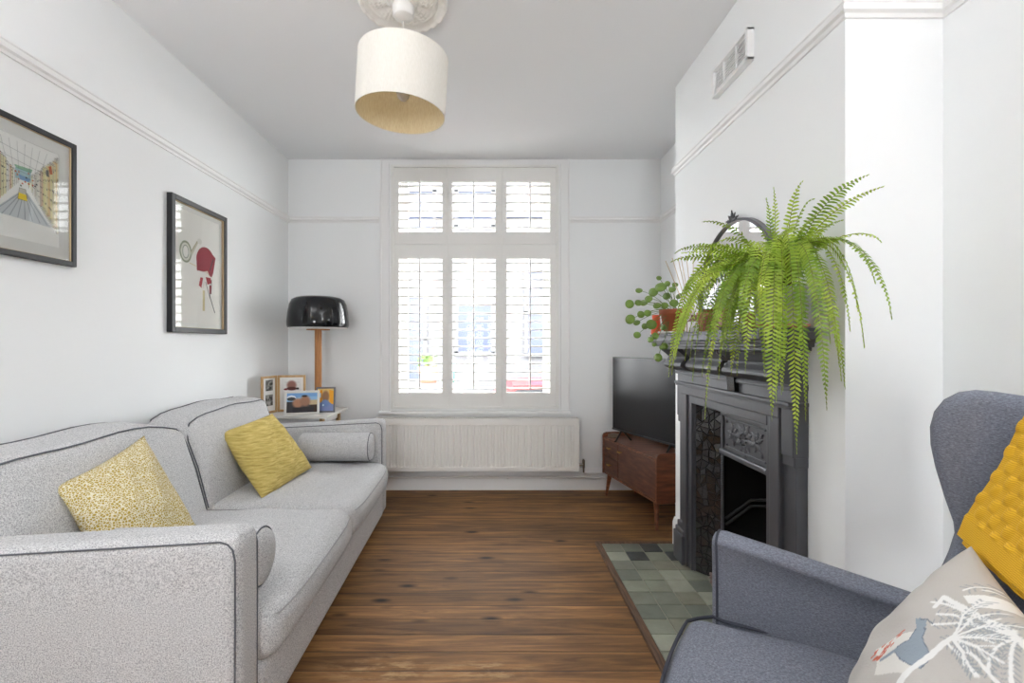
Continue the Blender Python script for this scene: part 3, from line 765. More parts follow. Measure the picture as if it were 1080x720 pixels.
# ================================================================== SQUARE CUSHIONS
def pillow(name, lab, corners, T, mat, seed=1, n=36, pinch=.07, cat='cushion', paint=None, wr=.004, hard=.55):
    """corners: A,B,C,D in order round the cushion (A-B top edge, D-C bottom edge)"""
    A, B, Cc, D = [Vector(c) for c in corners]
    ctr = (A+B+Cc+D)/4; nrm = (B-A).cross(D-A).normalized()
    low = min(corners, key=lambda c: c[2])
    t = thing(name, lab, cat, (ctr.x, ctr.y, low[2]))
    rng = random.Random(seed); ph = [rng.uniform(0, 6) for _ in range(8)]
    mb = MB()
    def S(u, v, sg):
        a, b = 2*u-1, 2*v-1
        a2 = a*(1-pinch*(1-b*b)); b2 = b*(1-pinch*(1-a*a))
        u2, v2 = (a2+1)/2, (b2+1)/2
        p = A*(1-u2)*(1-v2)+B*u2*(1-v2)+Cc*u2*v2+D*(1-u2)*v2
        h = T/2*(max(0, (1-a*a)*(1-b*b)))**hard
        e = (1-abs(a)**6)*(1-abs(b)**6)
        h += e*wr*(math.sin(6*a+ph[0]+3*b)+math.sin(9*b+ph[1]-4*a)+.6*math.sin(14*(a+b)+ph[2]))
        return p+nrm*h*sg
    nu = nv = n
    mb.grid(lambda u, v: S(u, v, 1), nu, nv); k = len(mb.v)
    mb.grid(lambda u, v: S(u, v, -1), nu, nv)
    o = mb.build('cover', mat, t)
    bm = bmesh.new(); bm.from_mesh(o.data); 
    if paint is None: bmesh.ops.remove_doubles(bm, verts=bm.verts, dist=.0004); bmesh.ops.recalc_face_normals(bm, faces=bm.faces)
    bm.to_mesh(o.data); bm.free()
    if paint is not None:
        ca = o.data.color_attributes.new('Col', 'FLOAT_COLOR', 'POINT'); arr = np.ones((len(o.data.vertices), 4)); q = 0
        for side in range(2):
            for i in range(nu+1):
                for j in range(nv+1): arr[q, :3] = paint.get(i/nu, j/nv); q += 1
        a = arr[:, :3]/255.0; arr[:, :3] = np.where(a <= .04045, a/12.92, ((a+.055)/1.055)**2.4); ca.data.foreach_set('color', arr.ravel().astype(np.float32))
    return t
# mustard spotted one near, crinkled one far (corners: top, right, bottom, left)
pillow('throw_pillow', 'mustard and cream spotted square cushion leaning at the near end of the sofa',
       [(-1.325, 1.80, .845), (-1.06, 1.70, .535), (-1.075, 1.36, .455), (-1.346, 1.45, .755)], .15, M['spotted'], 1)
pillow('throw_pillow', 'plain crinkled mustard square cushion leaning at the far end of the sofa',
       [(-1.275, 2.74, .79), (-1.015, 2.66, .50), (-1.09, 2.24, .455), (-1.375, 2.39, .745)], .16, M['mustard'], 2, pinch=.02, wr=.005)

# ================================================================== SIDE TABLE, LAMP, PHOTO FRAMES
TZ = .70
st = thing('side_table', 'small white side table in the corner behind the sofa', 'table', (-1.41, 3.47, 0))
m = MB(); m.cbox(-1.665, -1.135, 3.245, 3.70, TZ-.02, TZ, .003); m.build('table_top', M['stone'], st)
m = MB(); m.box(-1.62, -1.19, 3.30, 3.32, TZ-.07, TZ-.02); m.box(-1.62, -1.19, 3.64, 3.66, TZ-.07, TZ-.02); m.box(-1.62, -1.60, 3.32, 3.64, TZ-.07, TZ-.02); m.box(-1.21, -1.19, 3.32, 3.64, TZ-.07, TZ-.02)
m.build('apron', M['trim'], st)
for lx in (-1.61, -1.19):
    for ly in (3.30, 3.645):
        m = MB(); m.tube([(lx, ly, 0), (lx, ly, TZ-.02)], [.012, .018], 10); m.build('leg', M['oak'], st, label='wooden leg')
lx, ly = -1.327, 3.60
lp = thing('table_lamp', 'table lamp with glossy black domed shade on a wooden stem by the window', 'lamp', (lx, ly, TZ))
m = MB(); m.lathe([(0, 0), (.075, 0), (.08, .006), (.075, .016), (.02, .020), (0, .02)], 32, c=(lx, ly, TZ)); m.build('base', M['pole'], lp, label='wooden base')
m = MB(); m.tube([(lx, ly, TZ+.018), (lx, ly, 1.315)], .026, 12); m.build('stem', M['pole'], lp, label='wooden stem')
R_ = .2235; z0, z1 = 1.312, 1.548
m = MB(); m.lathe([(R_-.006, z0+.004), (R_, z0+.02), (R_+.001, z0+.05), (R_-.006, z0+.12), (R_-.018, z0+.18), (R_-.034, z1-.022), (R_-.06, z1-.007), (R_-.09, z1), (0, z1+.001), (0, z1-.004), (R_-.09, z1-.005), (R_-.062, z1-.012), (R_-.04, z1-.03), (R_-.012, z0+.10), (R_-.010, z0+.004)], 64, c=(lx, ly, 0)); m.build('lamp_shade', M['lampblack'], lp, label='glossy black shade')
m = MB(); m.lathe([(0, z0-.006), (R_-.03, z0-.006), (R_-.012, z0+.004), (R_-.012, z0+.012), (0, z0+.012)], 48, c=(lx, ly, 0)); m.build('diffuser', M['diffuser'], lp, label='white diffuser disc')
m = MB(); m.lathe([(0, z0-.014), (.085, z0-.014), (.085, z0-.006), (0, z0-.006)], 32, c=(lx, ly, 0)); m.build('collar', M['pole'], lp, label='wooden disc')

def photo_frame(name, lab, BL, BR, hgt, lean, bw, th, mat, cv_list, mount=True, group=None, root=None, grp='photo frames on the side table'):
    """upright frame between two bottom corners, leaning back by 'lean' radians"""
    BL, BR = Vector(BL), Vector(BR); ux = (BR-BL).normalized(); bk = Vector((-ux.y, ux.x, 0)).normalized()
    up = Vector((0, 0, 1))*math.cos(lean)+bk*math.sin(lean); W_ = (BR-BL).length; nn = ux.cross(up)  # towards viewer
    if root is None: root = thing(name, lab, 'photo frame', (BL+BR)/2, 0, grp)
    def P3(a, b, c): return BL+ux*a+up*b+nn*c
    Mt = Matrix(((ux.x, up.x, nn.x, BL.x), (ux.y, up.y, nn.y, BL.y), (ux.z, up.z, nn.z, BL.z), (0, 0, 0, 1)))
    m = MB()
    m.cbox(0, bw, 0, hgt, -th, 0, .002, mat=Mt); m.cbox(W_-bw, W_, 0, hgt, -th, 0, .002, mat=Mt); m.cbox(bw-.001, W_-bw+.001, 0, bw, -th, 0, .002, mat=Mt); m.cbox(bw-.001, W_-bw+.001, hgt-bw, hgt, -th, 0, .002, mat=Mt)
    m.build('frame', mat, root)
    m = MB(); m.box(bw-.002, W_-bw+.002, bw-.002, hgt-bw+.002, -th+.001, -th*.45, mat=Mt); bp_ = m.build('mount', M['paper'], root, label='white mount board')
    for (a0, a1, b0, b1, cv) in cv_list:
        a0, a1 = bw+(W_-2*bw)*a0, bw+(W_-2*bw)*a1; b0, b1 = bw+(hgt-2*bw)*b0, bw+(hgt-2*bw)*b1
        paint_plane(P3(a0, b1, -th*.45+.0008), P3(a1, b1, -th*.45+.0008), P3(a0, b0, -th*.45+.0008), cv, 'photograph', root, M['print'])
    m = MB(); m.box(W_*.45, W_*.55, 0, hgt*.75, -.004, 0, mat=Matrix.Translation(bk*(th+.006)) @ Mt)
    return root
def cv_beach():
    c = Canvas(60, 40, (150, 190, 225)); c.poly([(0, 0), (1, 0), (1, .18), (0, .25)], (120, 165, 215)); c.ell(.15, .22, .14, .10, (235, 240, 245)); c.ell(.15, .30, .14, .10, (60, 66, 70))
    c.poly([(0, .45), (1, .40), (1, 1), (0, 1)], (66, 64, 68)); c.poly([(.72, .38), (1, .36), (1, .6), (.72, .6)], (196, 176, 140)); c.poly([(.8, .6), (1, .6), (1, 1), (.7, 1)], (70, 52, 44))
    c.ell(.36, .52, .17, .24, (176, 128, 100), 1, .5); c.ell(.60, .42, .17, .28, (158, 116, 94), 1, .5); c.ell(.58, .16, .09, .05, (40, 34, 32), 1, .5); c.poly([(.2, .75), (.9, .7), (.9, 1), (.2, 1)], (56, 52, 56)); return c
def cv_gold():
    c = Canvas(30, 44, (222, 190, 120)); c.poly([(0, .1), (.28, .05), (.3, .8), (0, .9)], (232, 158, 40)); c.poly([(.72, .05), (1, .1), (1, .7), (.75, .75)], (236, 166, 44)); c.poly([(.1, .2), (.22, .2), (.2, .4), (.1, .4)], (170, 196, 210))
    c.poly([(0, .68), (.3, .6), (.7, .6), (1, .72), (1, 1), (0, 1)], (128, 142, 186)); c.ell(.5, .36, .22, .26, (150, 112, 84), 1, .4); c.ell(.48, .66, .26, .16, (112, 138, 186), 1, .4); c.ell(.36, .74, .06, .04, (210, 236, 240)); return c
def cv_portrait():
    c = Canvas(36, 60, (222, 221, 220)); c.poly([(.15, .1), (.9, .1), (.9, .14), (.15, .14)], (206, 206, 206)); c.ell(.5, .22, .24, .15, (150, 106, 96), 1, .5); c.ell(.5, .34, .26, .06, (90, 50, 46), 1, .3); c.ell(.2, .36, .1, .03, (110, 30, 36)); c.ell(.8, .34, .08, .04, (60, 54, 52)); return c
def cv_small(sd):
    c = Canvas(20, 30, (128, 128, 124)); r = random.Random(sd)
    for _ in range(16): g_ = r.choice([30, 50, 90, 170]); c.ell(r.random(), r.random(), r.uniform(.1, .3), r.uniform(.08, .2), (g_, g_, g_-4 if g_ > 4 else 0), .8, .4)
    return c
# hinged double frame in oak
t = thing('photo_frame', 'hinged double oak photo frame, hindmost on the side table', 'photo frame', (-1.55, 3.4, TZ), 0, 'photo frames on the side table')
a0 = Vector((-1.60, 3.285, TZ)); a1 = Vector((-1.565, 3.44, TZ)); a2 = Vector((-1.375, 3.475, TZ))
photo_frame('', '', a0, a1, .265, 0, .016, .014, M['oak'], [(.2, .8, .62, .95, cv_small(1)), (.2, .8, .16, .5, cv_small(2))], root=t)
photo_frame('', '', a1, a2, .265, 0, .016, .014, M['oak'], [(.08, .92, .04, .96, cv_portrait())], root=t)
photo_frame('photo_frame', 'landscape photo in a pale silvery wood frame, frontmost on the side table', (-1.445, 3.272, TZ), (-1.222, 3.335, TZ), .168, .22, .016, .012, M['stone'], [(0, 1, 0, 1, cv_beach())])
photo_frame('photo_frame', 'small upright photo in a dark grey frame, rightmost on the side table', (-1.275, 3.40, TZ), (-1.142, 3.42, TZ), .183, .15, .012, .012, plain('pewter_frame', (96, 98, 106), .4), [(0, 1, 0, 1, cv_gold())])

# ================================================================== PICTURES ON THE LEFT WALL
def wall_picture(lab, y0, y1, z0, z1, bw, th, cv, mat_in):
    t = thing('framed_picture', lab, 'picture', (XL, (y0+y1)/2, z0), 0, 'black framed pictures on the left wall')
    m = MB(); x0, x1 = XL, XL+th
    for (a, b_, c, d_) in ((y0, y0+bw, z0, z1), (y1-bw, y1, z0, z1), (y0+bw-.001, y1-bw+.001, z0, z0+bw), (y0+bw-.001, y1-bw+.001, z1-bw, z1)):
        m.cbox(x0, x1, a, b_, c, d_, .003)
    m.build('frame', M['black_frame'], t)
    m = MB(); 
    gw = .0015
    for (a, b_, c, d_) in ((y0+bw, y0+bw+gw, z0+bw, z1-bw), (y1-bw-gw, y1-bw, z0+bw, z1-bw), (y0+bw, y1-bw, z0+bw, z0+bw+gw), (y0+bw, y1-bw, z1-bw-gw, z1-bw)): m.box(x0, x1-.006, a, b_, c, d_)
    m.build('inner_lip', M['reed'], t, label='thin pale wooden inner lip')
    iy0, iy1, iz0, iz1 = y0+bw, y1-bw, z0+bw, z1-bw
    m = MB(); mw = mat_in
    for (a, b_, c, d_) in ((iy0, iy0+mw, iz0, iz1), (iy1-mw, iy1, iz0, iz1), (iy0+mw, iy1-mw, iz0, iz0+mw), (iy0+mw, iy1-mw, iz1-mw, iz1)): m.box(x0+.004, x0+.011, a, b_, c, d_)
    m.build('mount', M['paper'], t, label='white mount board')
    xx = x0+.009
    paint_plane((xx, iy0+mw-.004, iz1-mw+.004), (xx, iy1-mw+.004, iz1-mw+.004), (xx, iy0+mw-.004, iz0+mw-.004), cv, 'print', t, M['print'])
    m = MB(); m.add([(x1-.010, iy0, iz0), (x1-.010, iy1, iz0), (x1-.010, iy1, iz1), (x1-.010, iy0, iz1)], [(0, 1, 2, 3)]); g_ = m.build('glass', M['picglass'], t)
    if g_.data.polygons[0].normal.x < 0: g_.data.flip_normals()
def cv_street():
    c = Canvas(230, 290, (247, 246, 244)); r = random.Random(11); vp = (.50, .40)
    # house rows on both sides as washes with ink lines
    for k in range(34):
        t = (k/34)**1.5; sgn = 1
        for sgn in (-1, 1):
            x = vp[0]+sgn*(.46*(1-t)+.04); top = vp[1]-(.30*(1-t)+.02)-r.uniform(0, .05)*(1-t); bot = vp[1]+(.42*(1-t)+.03); wd = .030*(1-t)+.006
            col = r.choice([(236, 230, 176), (230, 220, 150), (216, 216, 212), (234, 226, 190), (200, 190, 176), (214, 160, 120)])
            c.poly([(x-wd, top), (x+wd, top+.01), (x+wd, bot-.02), (x-wd, bot)], col, .5 if r.random() < .45 else .08)
            if sgn < 0 or r.random() < .6: c.line([(x-wd, bot), (x-wd, top), (x+wd, top+.01)], .8, (70, 70, 74), .7)
            for q in range(5):
                zy = top+(bot-top)*(.1+.17*q); jx = r.uniform(-.01, .01); c.poly([(x+jx-wd*.3, zy), (x+jx+wd*.3, zy), (x+jx+wd*.3, zy+.022*(1-t)+.004), (x+jx-wd*.3, zy+.022*(1-t)+.004)], (70, 74, 80), .7 if r.random() < .6 else .1)
    c.poly([(.40, .30), (.60, .30), (.60, .40), (.40, .40)], (150, 190, 200), .7); c.poly([(.38, .28), (.62, .27), (.60, .31), (.42, .31)], (96, 160, 120), .6); c.poly([(.44, .36), (.6, .37), (.56, .41), (.46, .41)], (120, 160, 210), .7)
    # road and rails
    c.poly([(.46, .52), (.56, .52), (.88, .80), (.12, .78)], (206, 210, 214), .9)
    for xb in (.14, .24, .33, .43, .52, .62, .72, .82): c.line([(.51, .50), (xb, .78)], 2.2, (120, 128, 138), .55)
    for k in range(9): yy = .60+.022*k; c.line([(.70+.02*k, yy), (.80+.02*k, yy+.02)], 1.2, (60, 60, 60), .6)
    for k in range(3): c.line([(.2, .12+.09*k), (.8, .18+.09*k)], .7, (70, 70, 74), .6)
    for k in range(7): c.line([(.22+.1*k, .05), (.3+.07*k, .3)], .7, (80, 80, 84), .5)
    c.poly([(.44, .53), (.54, .53), (.55, .60), (.43, .60)], (240, 214, 60)); c.poly([(.45, .49), (.53, .49), (.54, .54), (.44, .54)], (214, 210, 200)); c.line([(.45, .49), (.53, .49), (.55, .60), (.43, .60), (.45, .49)], .8, (60, 60, 60), .8)
    c.poly([(.84, .17), (.88, .16), (.90, .24), (.86, .25)], (196, 104, 74), .9); c.poly([(.80, .22), (.84, .21), (.85, .28), (.81, .28)], (90, 96, 104), .8)
    for k in range(14): c.ell(r.uniform(.36, .68), r.uniform(.30, .50), .012, .008, r.choice([(190, 90, 60), (210, 130, 90), (60, 60, 60)]), .9)
    for k in range(5): c.line([(.05+.02*k, .66+.01*k), (.08+.02*k, .70+.01*k)], 1, (60, 60, 60), .8)
    return c
def cv_abstract():
    c = Canvas(220, 320, (238, 235, 231))
    for (cx, cy, rx, ry) in ((.22, .37, .125, .095),):
        c.ell(cx, cy, rx, ry, (150, 156, 134), 1, .05); c.ell(cx, cy, rx*.8, ry*.82, (222, 220, 210), 1, .05); c.ell(cx, cy, rx*.52, ry*.62, (146, 152, 140), 1, .05); c.ell(cx, cy, rx*.42, ry*.54, (238, 235, 231), 1, .05)
    c.poly([(.32, .36), (.46, .24), (.50, .25), (.34, .40)], (205, 203, 186)); c.line([(.33, .36), (.47, .25)], 2.4, (170, 160, 130)); c.ell(.52, .24, .05, .026, (222, 220, 214)); c.line([(.30, .46), (.62, .49)], 1.3, (206, 176, 110))
    pts = [(.45, .42)]
    for k in range(13):
        a = PI+.1+k*(PI*.75)/12; pts.append((.66+.215*math.cos(a), .41+.135*math.sin(a)))
    pts += [(.90, .35), (.84, .50), (.80, .545), (.66, .505), (.46, .51)]
    c.poly(pts, (158, 52, 66)); c.line([(.76, .48), (.84, .37)], 4, (70, 60, 70)); c.line([(.64, .51), (.70, .50), (.74, .54)], 5, (236, 226, 214))
    c.poly([(.54, .565), (.60, .565), (.56, .66), (.50, .64)], (176, 60, 70)); c.poly([(.66, .55), (.78, .55), (.80, .60), (.70, .62)], (168, 56, 68)); c.line([(.62, .60), (.60, .66)], 4, (230, 218, 214)); c.poly([(.75, .62), (.79, .62), (.79, .70), (.75, .70)], (176, 60, 70))
    c.line([(.76, .62), (.76, .73), (.88, .875)], 3, (40, 40, 44)); c.line([(.66, .60), (.76, .74)], 2.2, (60, 60, 64)); c.poly([(.59, .68), (.64, .68), (.64, .87), (.59, .87)], (206, 192, 152)); c.line([(.80, .57), (.79, .70)], 3, (60, 60, 64))
    return c
wall_picture('black framed colourful ink drawing of a street with a yellow tram, nearer on the wall', 1.485, 1.888, 1.496, 1.982, .020, .024, cv_street(), .045)
wall_picture('black framed dark red and grey abstract print, farther along the left wall', 2.438, 2.945, 1.253, 1.974, .028, .030, cv_abstract(), .025)

# ================================================================== PENDANT LAMP
PX, PY = -.40, 2.11
pl = thing('pendant_lamp', 'cream linen drum pendant lampshade hanging from the ceiling', 'lamp', (PX, PY, HC-.02))
m = MB(); m.lathe([(0, HC-.062), (.040, HC-.062), (.045, HC-.056), (.047, HC-.02), (.047, HC-.012), (0, HC-.012)], 32, c=(PX, PY, 0)); m.build('canopy', M['trim'], pl, label='white ceiling cup')
m = MB(); m.tube([(PX, PY, HC-.08), (PX, PY, 2.41)], .0032, 8); m.build('flex', M['cable'], pl)
R_, z0, z1 = .197, 2.212, 2.466
TILT = Matrix.Translation((PX, PY, 2.42)) @ Matrix.Rotation(math.radians(3.2), 4, 'Y') @ Matrix.Translation((-PX, -PY, -2.42))
m = MB(); m.lathe([(R_, z0), (R_+.0008, (z0+z1)/2), (R_, z1)], 96, c=(PX, PY, 0), mat=TILT); m.f = m.f[:-2] if len(m.f) > 96*2 else m.f; m.m = m.m[:len(m.f)]; m.smooth = m.smooth[:len(m.f)]
m.add([], []); sh = m.build('lamp_shade', M['shade'], pl, label='cream linen drum shade')
m = MB(); m.lathe([(R_-.003, z0+.001), (R_-.0035, (z0+z1)/2), (R_-.003, z1-.001)], 96, c=(PX, PY, 0), mat=TILT); m.f = m.f[:-2]; m.m = m.m[:len(m.f)]; m.smooth = m.smooth[:len(m.f)]
m.build('lining', M['shade_in'], sh, label='beige lining')
for zz in (z0, z1):
    m = MB(); m.tube([(PX+(R_-.0015)*math.cos(a), PY+(R_-.0015)*math.sin(a), zz) for a in np.linspace(0, 2*PI, 96, endpoint=False)], .0024, 6, closed=True, mat=TILT); m.build('rim', M['shade'], sh)
m = MB()
for k in range(3):
    a = k*2*PI/3+.5; m.tube([(PX, PY, 2.40), (PX+(R_-.004)*math.cos(a), PY+(R_-.004)*math.sin(a), 2.455)], .0015, 6)
m.tube([(PX+.022*math.cos(a), PY+.022*math.sin(a), 2.40) for a in np.linspace(0, 2*PI, 16, endpoint=False)], .002, 6, closed=True)
m.build('spider_ring', M['chrome'], pl)
m = MB(); m.lathe([(0, 2.36), (.017, 2.36), (.018, 2.41), (0, 2.415)], 16, c=(PX, PY, 0)); m.build('lampholder', M['trim'], pl)
m = MB(); m.lathe([(0, 2.272), (.014, 2.276), (.026, 2.290), (.03, 2.308), (.024, 2.332), (.014, 2.348), (.013, 2.362), (0, 2.362)], 24, c=(PX, PY, 0)); m.build('bulb', plain('frosted_bulb', (214, 210, 204), .2), pl)
# ================================================================== TV CABINET + TELEVISION
ang = math.atan2(.977, -.215)            # direction of the front from near to far end
cab_o = Vector((1.035, 3.00, 0))
cab = thing('tv_cabinet', 'dark walnut low cabinet with brass pulls in the far right corner', 'cabinet', cab_o, ang)
CW, CD = .78, .31    # local x = along the front, local y negative = towards the wall
def lb(x0, x1, y0, y1, z0, z1, b=.003): m = MB(); m.cbox(x0, x1, y0, y1, z0, z1, b); return m
Z0, Z1, ZS = .175, .495, .462
def sidep(x0, x1):
    m = MB(); pts = [(0, Z0), (-CD, Z0), (-CD, Z1+.0), (-.03, Z1), (-.008, Z1-.008), (0, Z1-.03)]
    n_ = len(pts); vs = [(x0, a, b_) for a, b_ in pts]+[(x1, a, b_) for a, b_ in pts]
    m.add(vs, [tuple(range(n_)), tuple(reversed(range(n_, 2*n_)))]+[(i, (i+1) % n_, n_+(i+1) % n_, n_+i) for i in range(n_)]); return m
sidep(0, .018).build('side_panel', M['walnut'], cab, world=False); sidep(CW-.018, CW).build('side_panel', M['walnut'], cab, world=False)
lb(.018, CW-.018, -CD, -.004, ZS-.018, ZS).build('top', M['walnut'], cab, world=False)
lb(.018, CW-.018, -CD, -.004, Z0, Z0+.016).build('bottom_panel', M['walnut'], cab, world=False)
lb(.018, CW-.018, -CD, -CD+.012, Z0, Z1).build('back_panel', M['walnut'], cab, world=False)
DX = .53
dr = lb(.021, DX-.003, -.024, -.006, Z0+.018, ZS-.020).build('door', M['walnut_front'], cab, world=False)
def pull(x, z, par):
    m = MB(); m.tube([(x-.016, .014, z), (x+.016, .014, z)], .0062, 8); m.tube([(x-.009, -.006, z), (x-.009, .012, z)], .003, 6); m.tube([(x+.009, -.006, z), (x+.009, .012, z)], .003, 6)
    m.build('handle', M['brass'], par, world=False, label='brass pull')
pull(DX-.05, ZS-.062, dr)
zm = (Z0+.018+ZS-.020)/2
for a, b_ in ((Z0+.018, zm-.003), (zm+.003, ZS-.020)):
    d_ = lb(DX+.003, CW-.021, -.024, -.006, a, b_).build('drawer', M['walnut_front'], cab, world=False); pull((DX+CW)/2, (a+b_)/2+.01, d_)
for (x, y, dx, dy) in ((.06, -.035, -.03, .015), (CW-.06, -.035, .03, .015), (.06, -CD+.04, -.03, -.0), (CW-.06, -CD+.04, .03, -.0)):
    m = MB(); m.tube([(x+dx, y+dy, 0), (x, y, Z0+.002)], [.010, .019], 12); m.build('leg', M['walnut'], cab, world=False)
m = MB(); m.lathe([(0, Z0-.016), (.022, Z0-.016), (.022, Z0), (0, Z0)], 16, c=(.08, -.09, 0)); m.build('cable_foot', M['chrome'], cab, world=False, label='grey foot disc')
cm = root_matrix(cab)
m = MB(); pp_ = cm @ Vector((.725, -.07, ZS)); m.lathe([(0, 0), (.040, 0), (.046, .008), (.044, .020), (.03, .026), (0, .027)], 24, c=pp_)
o = m.build('streaming_box', M['taupe'], loc=pp_); tag(o, 'small rounded taupe box on the cabinet top, left of the television', 'box')
# television
p0 = Vector((.918, 3.655, 0)); dv_ = Vector((.24, -.61, 0)).normalized(); TL = .89
tang = math.atan2(dv_.y, dv_.x)
tv = thing('television', 'black flat screen television standing on the walnut cabinet', 'television', (p0.x, p0.y, ZS), tang)
TB, TT = .537-ZS, 1.093-ZS       # local heights; local x along screen, local y>0 is towards the wall side (back)
m = MB(); m.cbox(0, TL, .004, .032, TB, TT, .004); m.cbox(TL*.2, TL*.8, .03, .055, TB+.05, TB+.35, .01); m.build('casing', M['tvcase'], tv, world=False)
m = MB(); m.box(.008, TL-.008, .0025, .0045, TB+.014, TT-.008); m.build('screen', M['tvblack'], tv, world=False)
m = MB(); m.box(.0, TL, .0, .006, TB, TB+.012); m.build('bottom_trim', plain('tv_chin', (60, 62, 66), .3, .5), tv, world=False)
for fx in (.10, .62):
    m = MB(); m.tube([(fx, .018, TB+.01), (fx+.02, -.055, .006), (fx+.02, -.065, .006)], .007, 8); m.tube([(fx, .018, TB+.01), (fx+.02, .085, .006)], .007, 8); m.build('foot', M['tvcase'], tv, world=False)

# ================================================================== HEARTH
HX0, HX1, HYa, HYb = .64, XB, 1.52, 2.80
he = thing('hearth', 'hearth of green-grey slate tiles with a wooden border in front of the fireplace', 'hearth', ((HX0+HX1)/2, 2.15, 0))
m = MB(); m.box(HX0, HX1, HYa, HYb, 0, .011); m.box(HX1, XR-.03, HY0, HY1, 0, .011); m.build('bed', M['grout'], he)
rng = random.Random(21); ts = .1095; th_ = MB(); nx = 4
tx0 = HX0+.002
row = 0; y = HYb-.004
while y-ts*1.0 > HYa-.02:
    for c in range(6):
        x0 = tx0+c*.1095
        if x0 > XB-.005 and (y > HY1-.005 or y-ts < HY0+.005): continue
        x1 = min(x0+.1045, XR-.05); 
        if x0 < XB and x1 > XB and (y > HY1 or y-ts < HY0): x1 = XB-.002
        mi = rng.randrange(6)
        if (row, c) in ((1, 1), (0, 2), (1, 3)): mi = 6
        th_.cbox(x0, x1, y-.1045, y, .006, .0155+rng.uniform(-.001, .001), .0025, mi)
    y -= ts; row += 1
th_.build('tiles', M['tiles'], he)
m = MB()
m.cbox(HX0-.032, HX0, HYa-.03, HYb+.03, 0, .017, .003); m.cbox(HX0-.032, HX1-.025, HYb, HYb+.03, 0, .0165, .003); m.cbox(HX0, HX1-.025, HYa-.03, HYa, 0, .0165, .003)
m.build('border', M['hearthwood'], he)

# ================================================================== FIREPLACE
fp = thing('fireplace', 'black cast iron Victorian fireplace surround with mantel on the chimney breast', 'fireplace', (1.0, 2.125, .016))
FC = 2.125; FW = .505; XF = 1.036
IY0, IY1 = FC-.335, FC+.335            # inside of the frame opening
TZP = .885
B = .0165
m = MB()
# legs: stepped layers
for s_ in (-1, 1):
    m = MB()
    def yy(a, b_): 
        p, q = FC+s_*a, FC+s_*b_; return min(p, q), max(p, q)
    y0_, y1_ = yy(.43, FW); m.cbox(XF, XB-.0005, y0_, y1_, B, .985, .004)
    y0_, y1_ = yy(.375, .435); m.cbox(XF-.018, XB-.0005, y0_, y1_, B, .985, .005)
    y0_, y1_ = yy(.335, .378); m.cbox(XF-.006, XB-.0005, y0_, y1_, B, .94, .004)
    # ear bracket at the top of each leg
    y0_, y1_ = yy(.44, FW+.004); m.cbox(XF-.014, XB-.0007, y0_, y1_, .80, .984, .004); m.cbox(XF-.009, XB-.0009, y0_, y1_, .765, .805, .005)
    m.build('jamb', M['iron'], fp)
for s_ in (-1, 1):
    y0_, y1_ = sorted((FC+s_*.39, FC+s_*(FW+.008)))
    q = MB(); q.cbox(XF-.034, XB-.0005, y0_, y1_, B, .17, .006); q.cbox(XF-.026, XB-.0005, y0_+.005, y1_-.005, .165, .195, .008); q.cbox(XF-.016, XB-.0005, y0_+.01, y1_-.01, .19, .225, .006); q.build('plinth_block', M['iron'], fp)
m = MB()
m.cbox(XF-.0085, XB-.0005, IY0-.01, IY1+.01, TZP, .942, .004); m.cbox(XF-.0205, XB-.0005, FC-.437, FC+.437, .925, .984, .005)
m.cbox(XF-.030, XB-.0005, FC-FW-.006, FC+FW+.006, .975, .990, .004); m.cbox(XF-.022, XB-.0005, FC-FW-.002, FC+FW+.002, .965, .976, .003)
m.build('head_rail', M['iron'], fp)
# frieze with ogee blocks
m = MB(); m.cbox(XF-.012, XB-.0005, FC-FW, FC+FW, .988, 1.16, .003); m.cbox(XF-.026, XB-.0005, FC-FW-.004, FC+FW+.004, 1.030, 1.046, .004); m.cbox(XF-.020, XB-.0005, FC-FW-.002, FC+FW+.002, 1.044, 1.052, .002)
m.build('frieze', M['iron'], fp)
def ogee(y0_, y1_, dep=1.0, name='ogee_moulding'):
    prof = [(0, 1.050), (.024, 1.050)]
    for k in range(13):
        t = k/12; z = 1.052+.108*t; d_ = .030+.052*math.sin(min(1, t*1.55)*PI)**.8*(1-t)*1.5 + .075*t**2.2
        prof.append((d_*dep, z))
    prof += [(.10*dep, 1.166), (0, 1.166)]
    q = MB(); q.sweep(prof, [(XF-.012+.012, y0_, 0), (XF, y1_, 0)], [(0, 0, 1)]*2, [(-1, 0, 0)]*2)
    q.build(name, M['iron'], fp)
ogee(2.40, FC+FW); ogee(2.045, 2.385, .78); ogee(FC-FW, 1.965)
# black scroll bracket in the gap
q = MB(); prof = [(0, .992), (.030, .992), (.034, 1.05), (.045, 1.07), (.050, 1.09), (.046, 1.11), (.060, 1.135), (.09, 1.16), (.10, 1.168), (0, 1.168)]
q.sweep(prof, [(XF, 1.975, 0), (XF, 2.035, 0)], [(0, 0, 1)]*2, [(-1, 0, 0)]*2); q.build('scroll_bracket', plain('glossy_black_iron', (16, 16, 17), .25, .2), fp, label='glossy black scroll bracket')
# mantel shelf
m = MB(); SY0, SY1 = 1.56, 2.69
for (dx, dy, z0_, z1_) in ((.10, .02, 1.166, 1.182), (.125, .035, 1.180, 1.196), (.142, .046, 1.194, 1.207), (.158, .058, 1.205, 1.232), (.150, .052, 1.230, 1.245)):
    m.cbox(XF-dx, XB-.0005, FC-FW-dy, FC+FW+dy, z0_, z1_, .004)
m.build('mantel_shelf', M['iron'], fp)
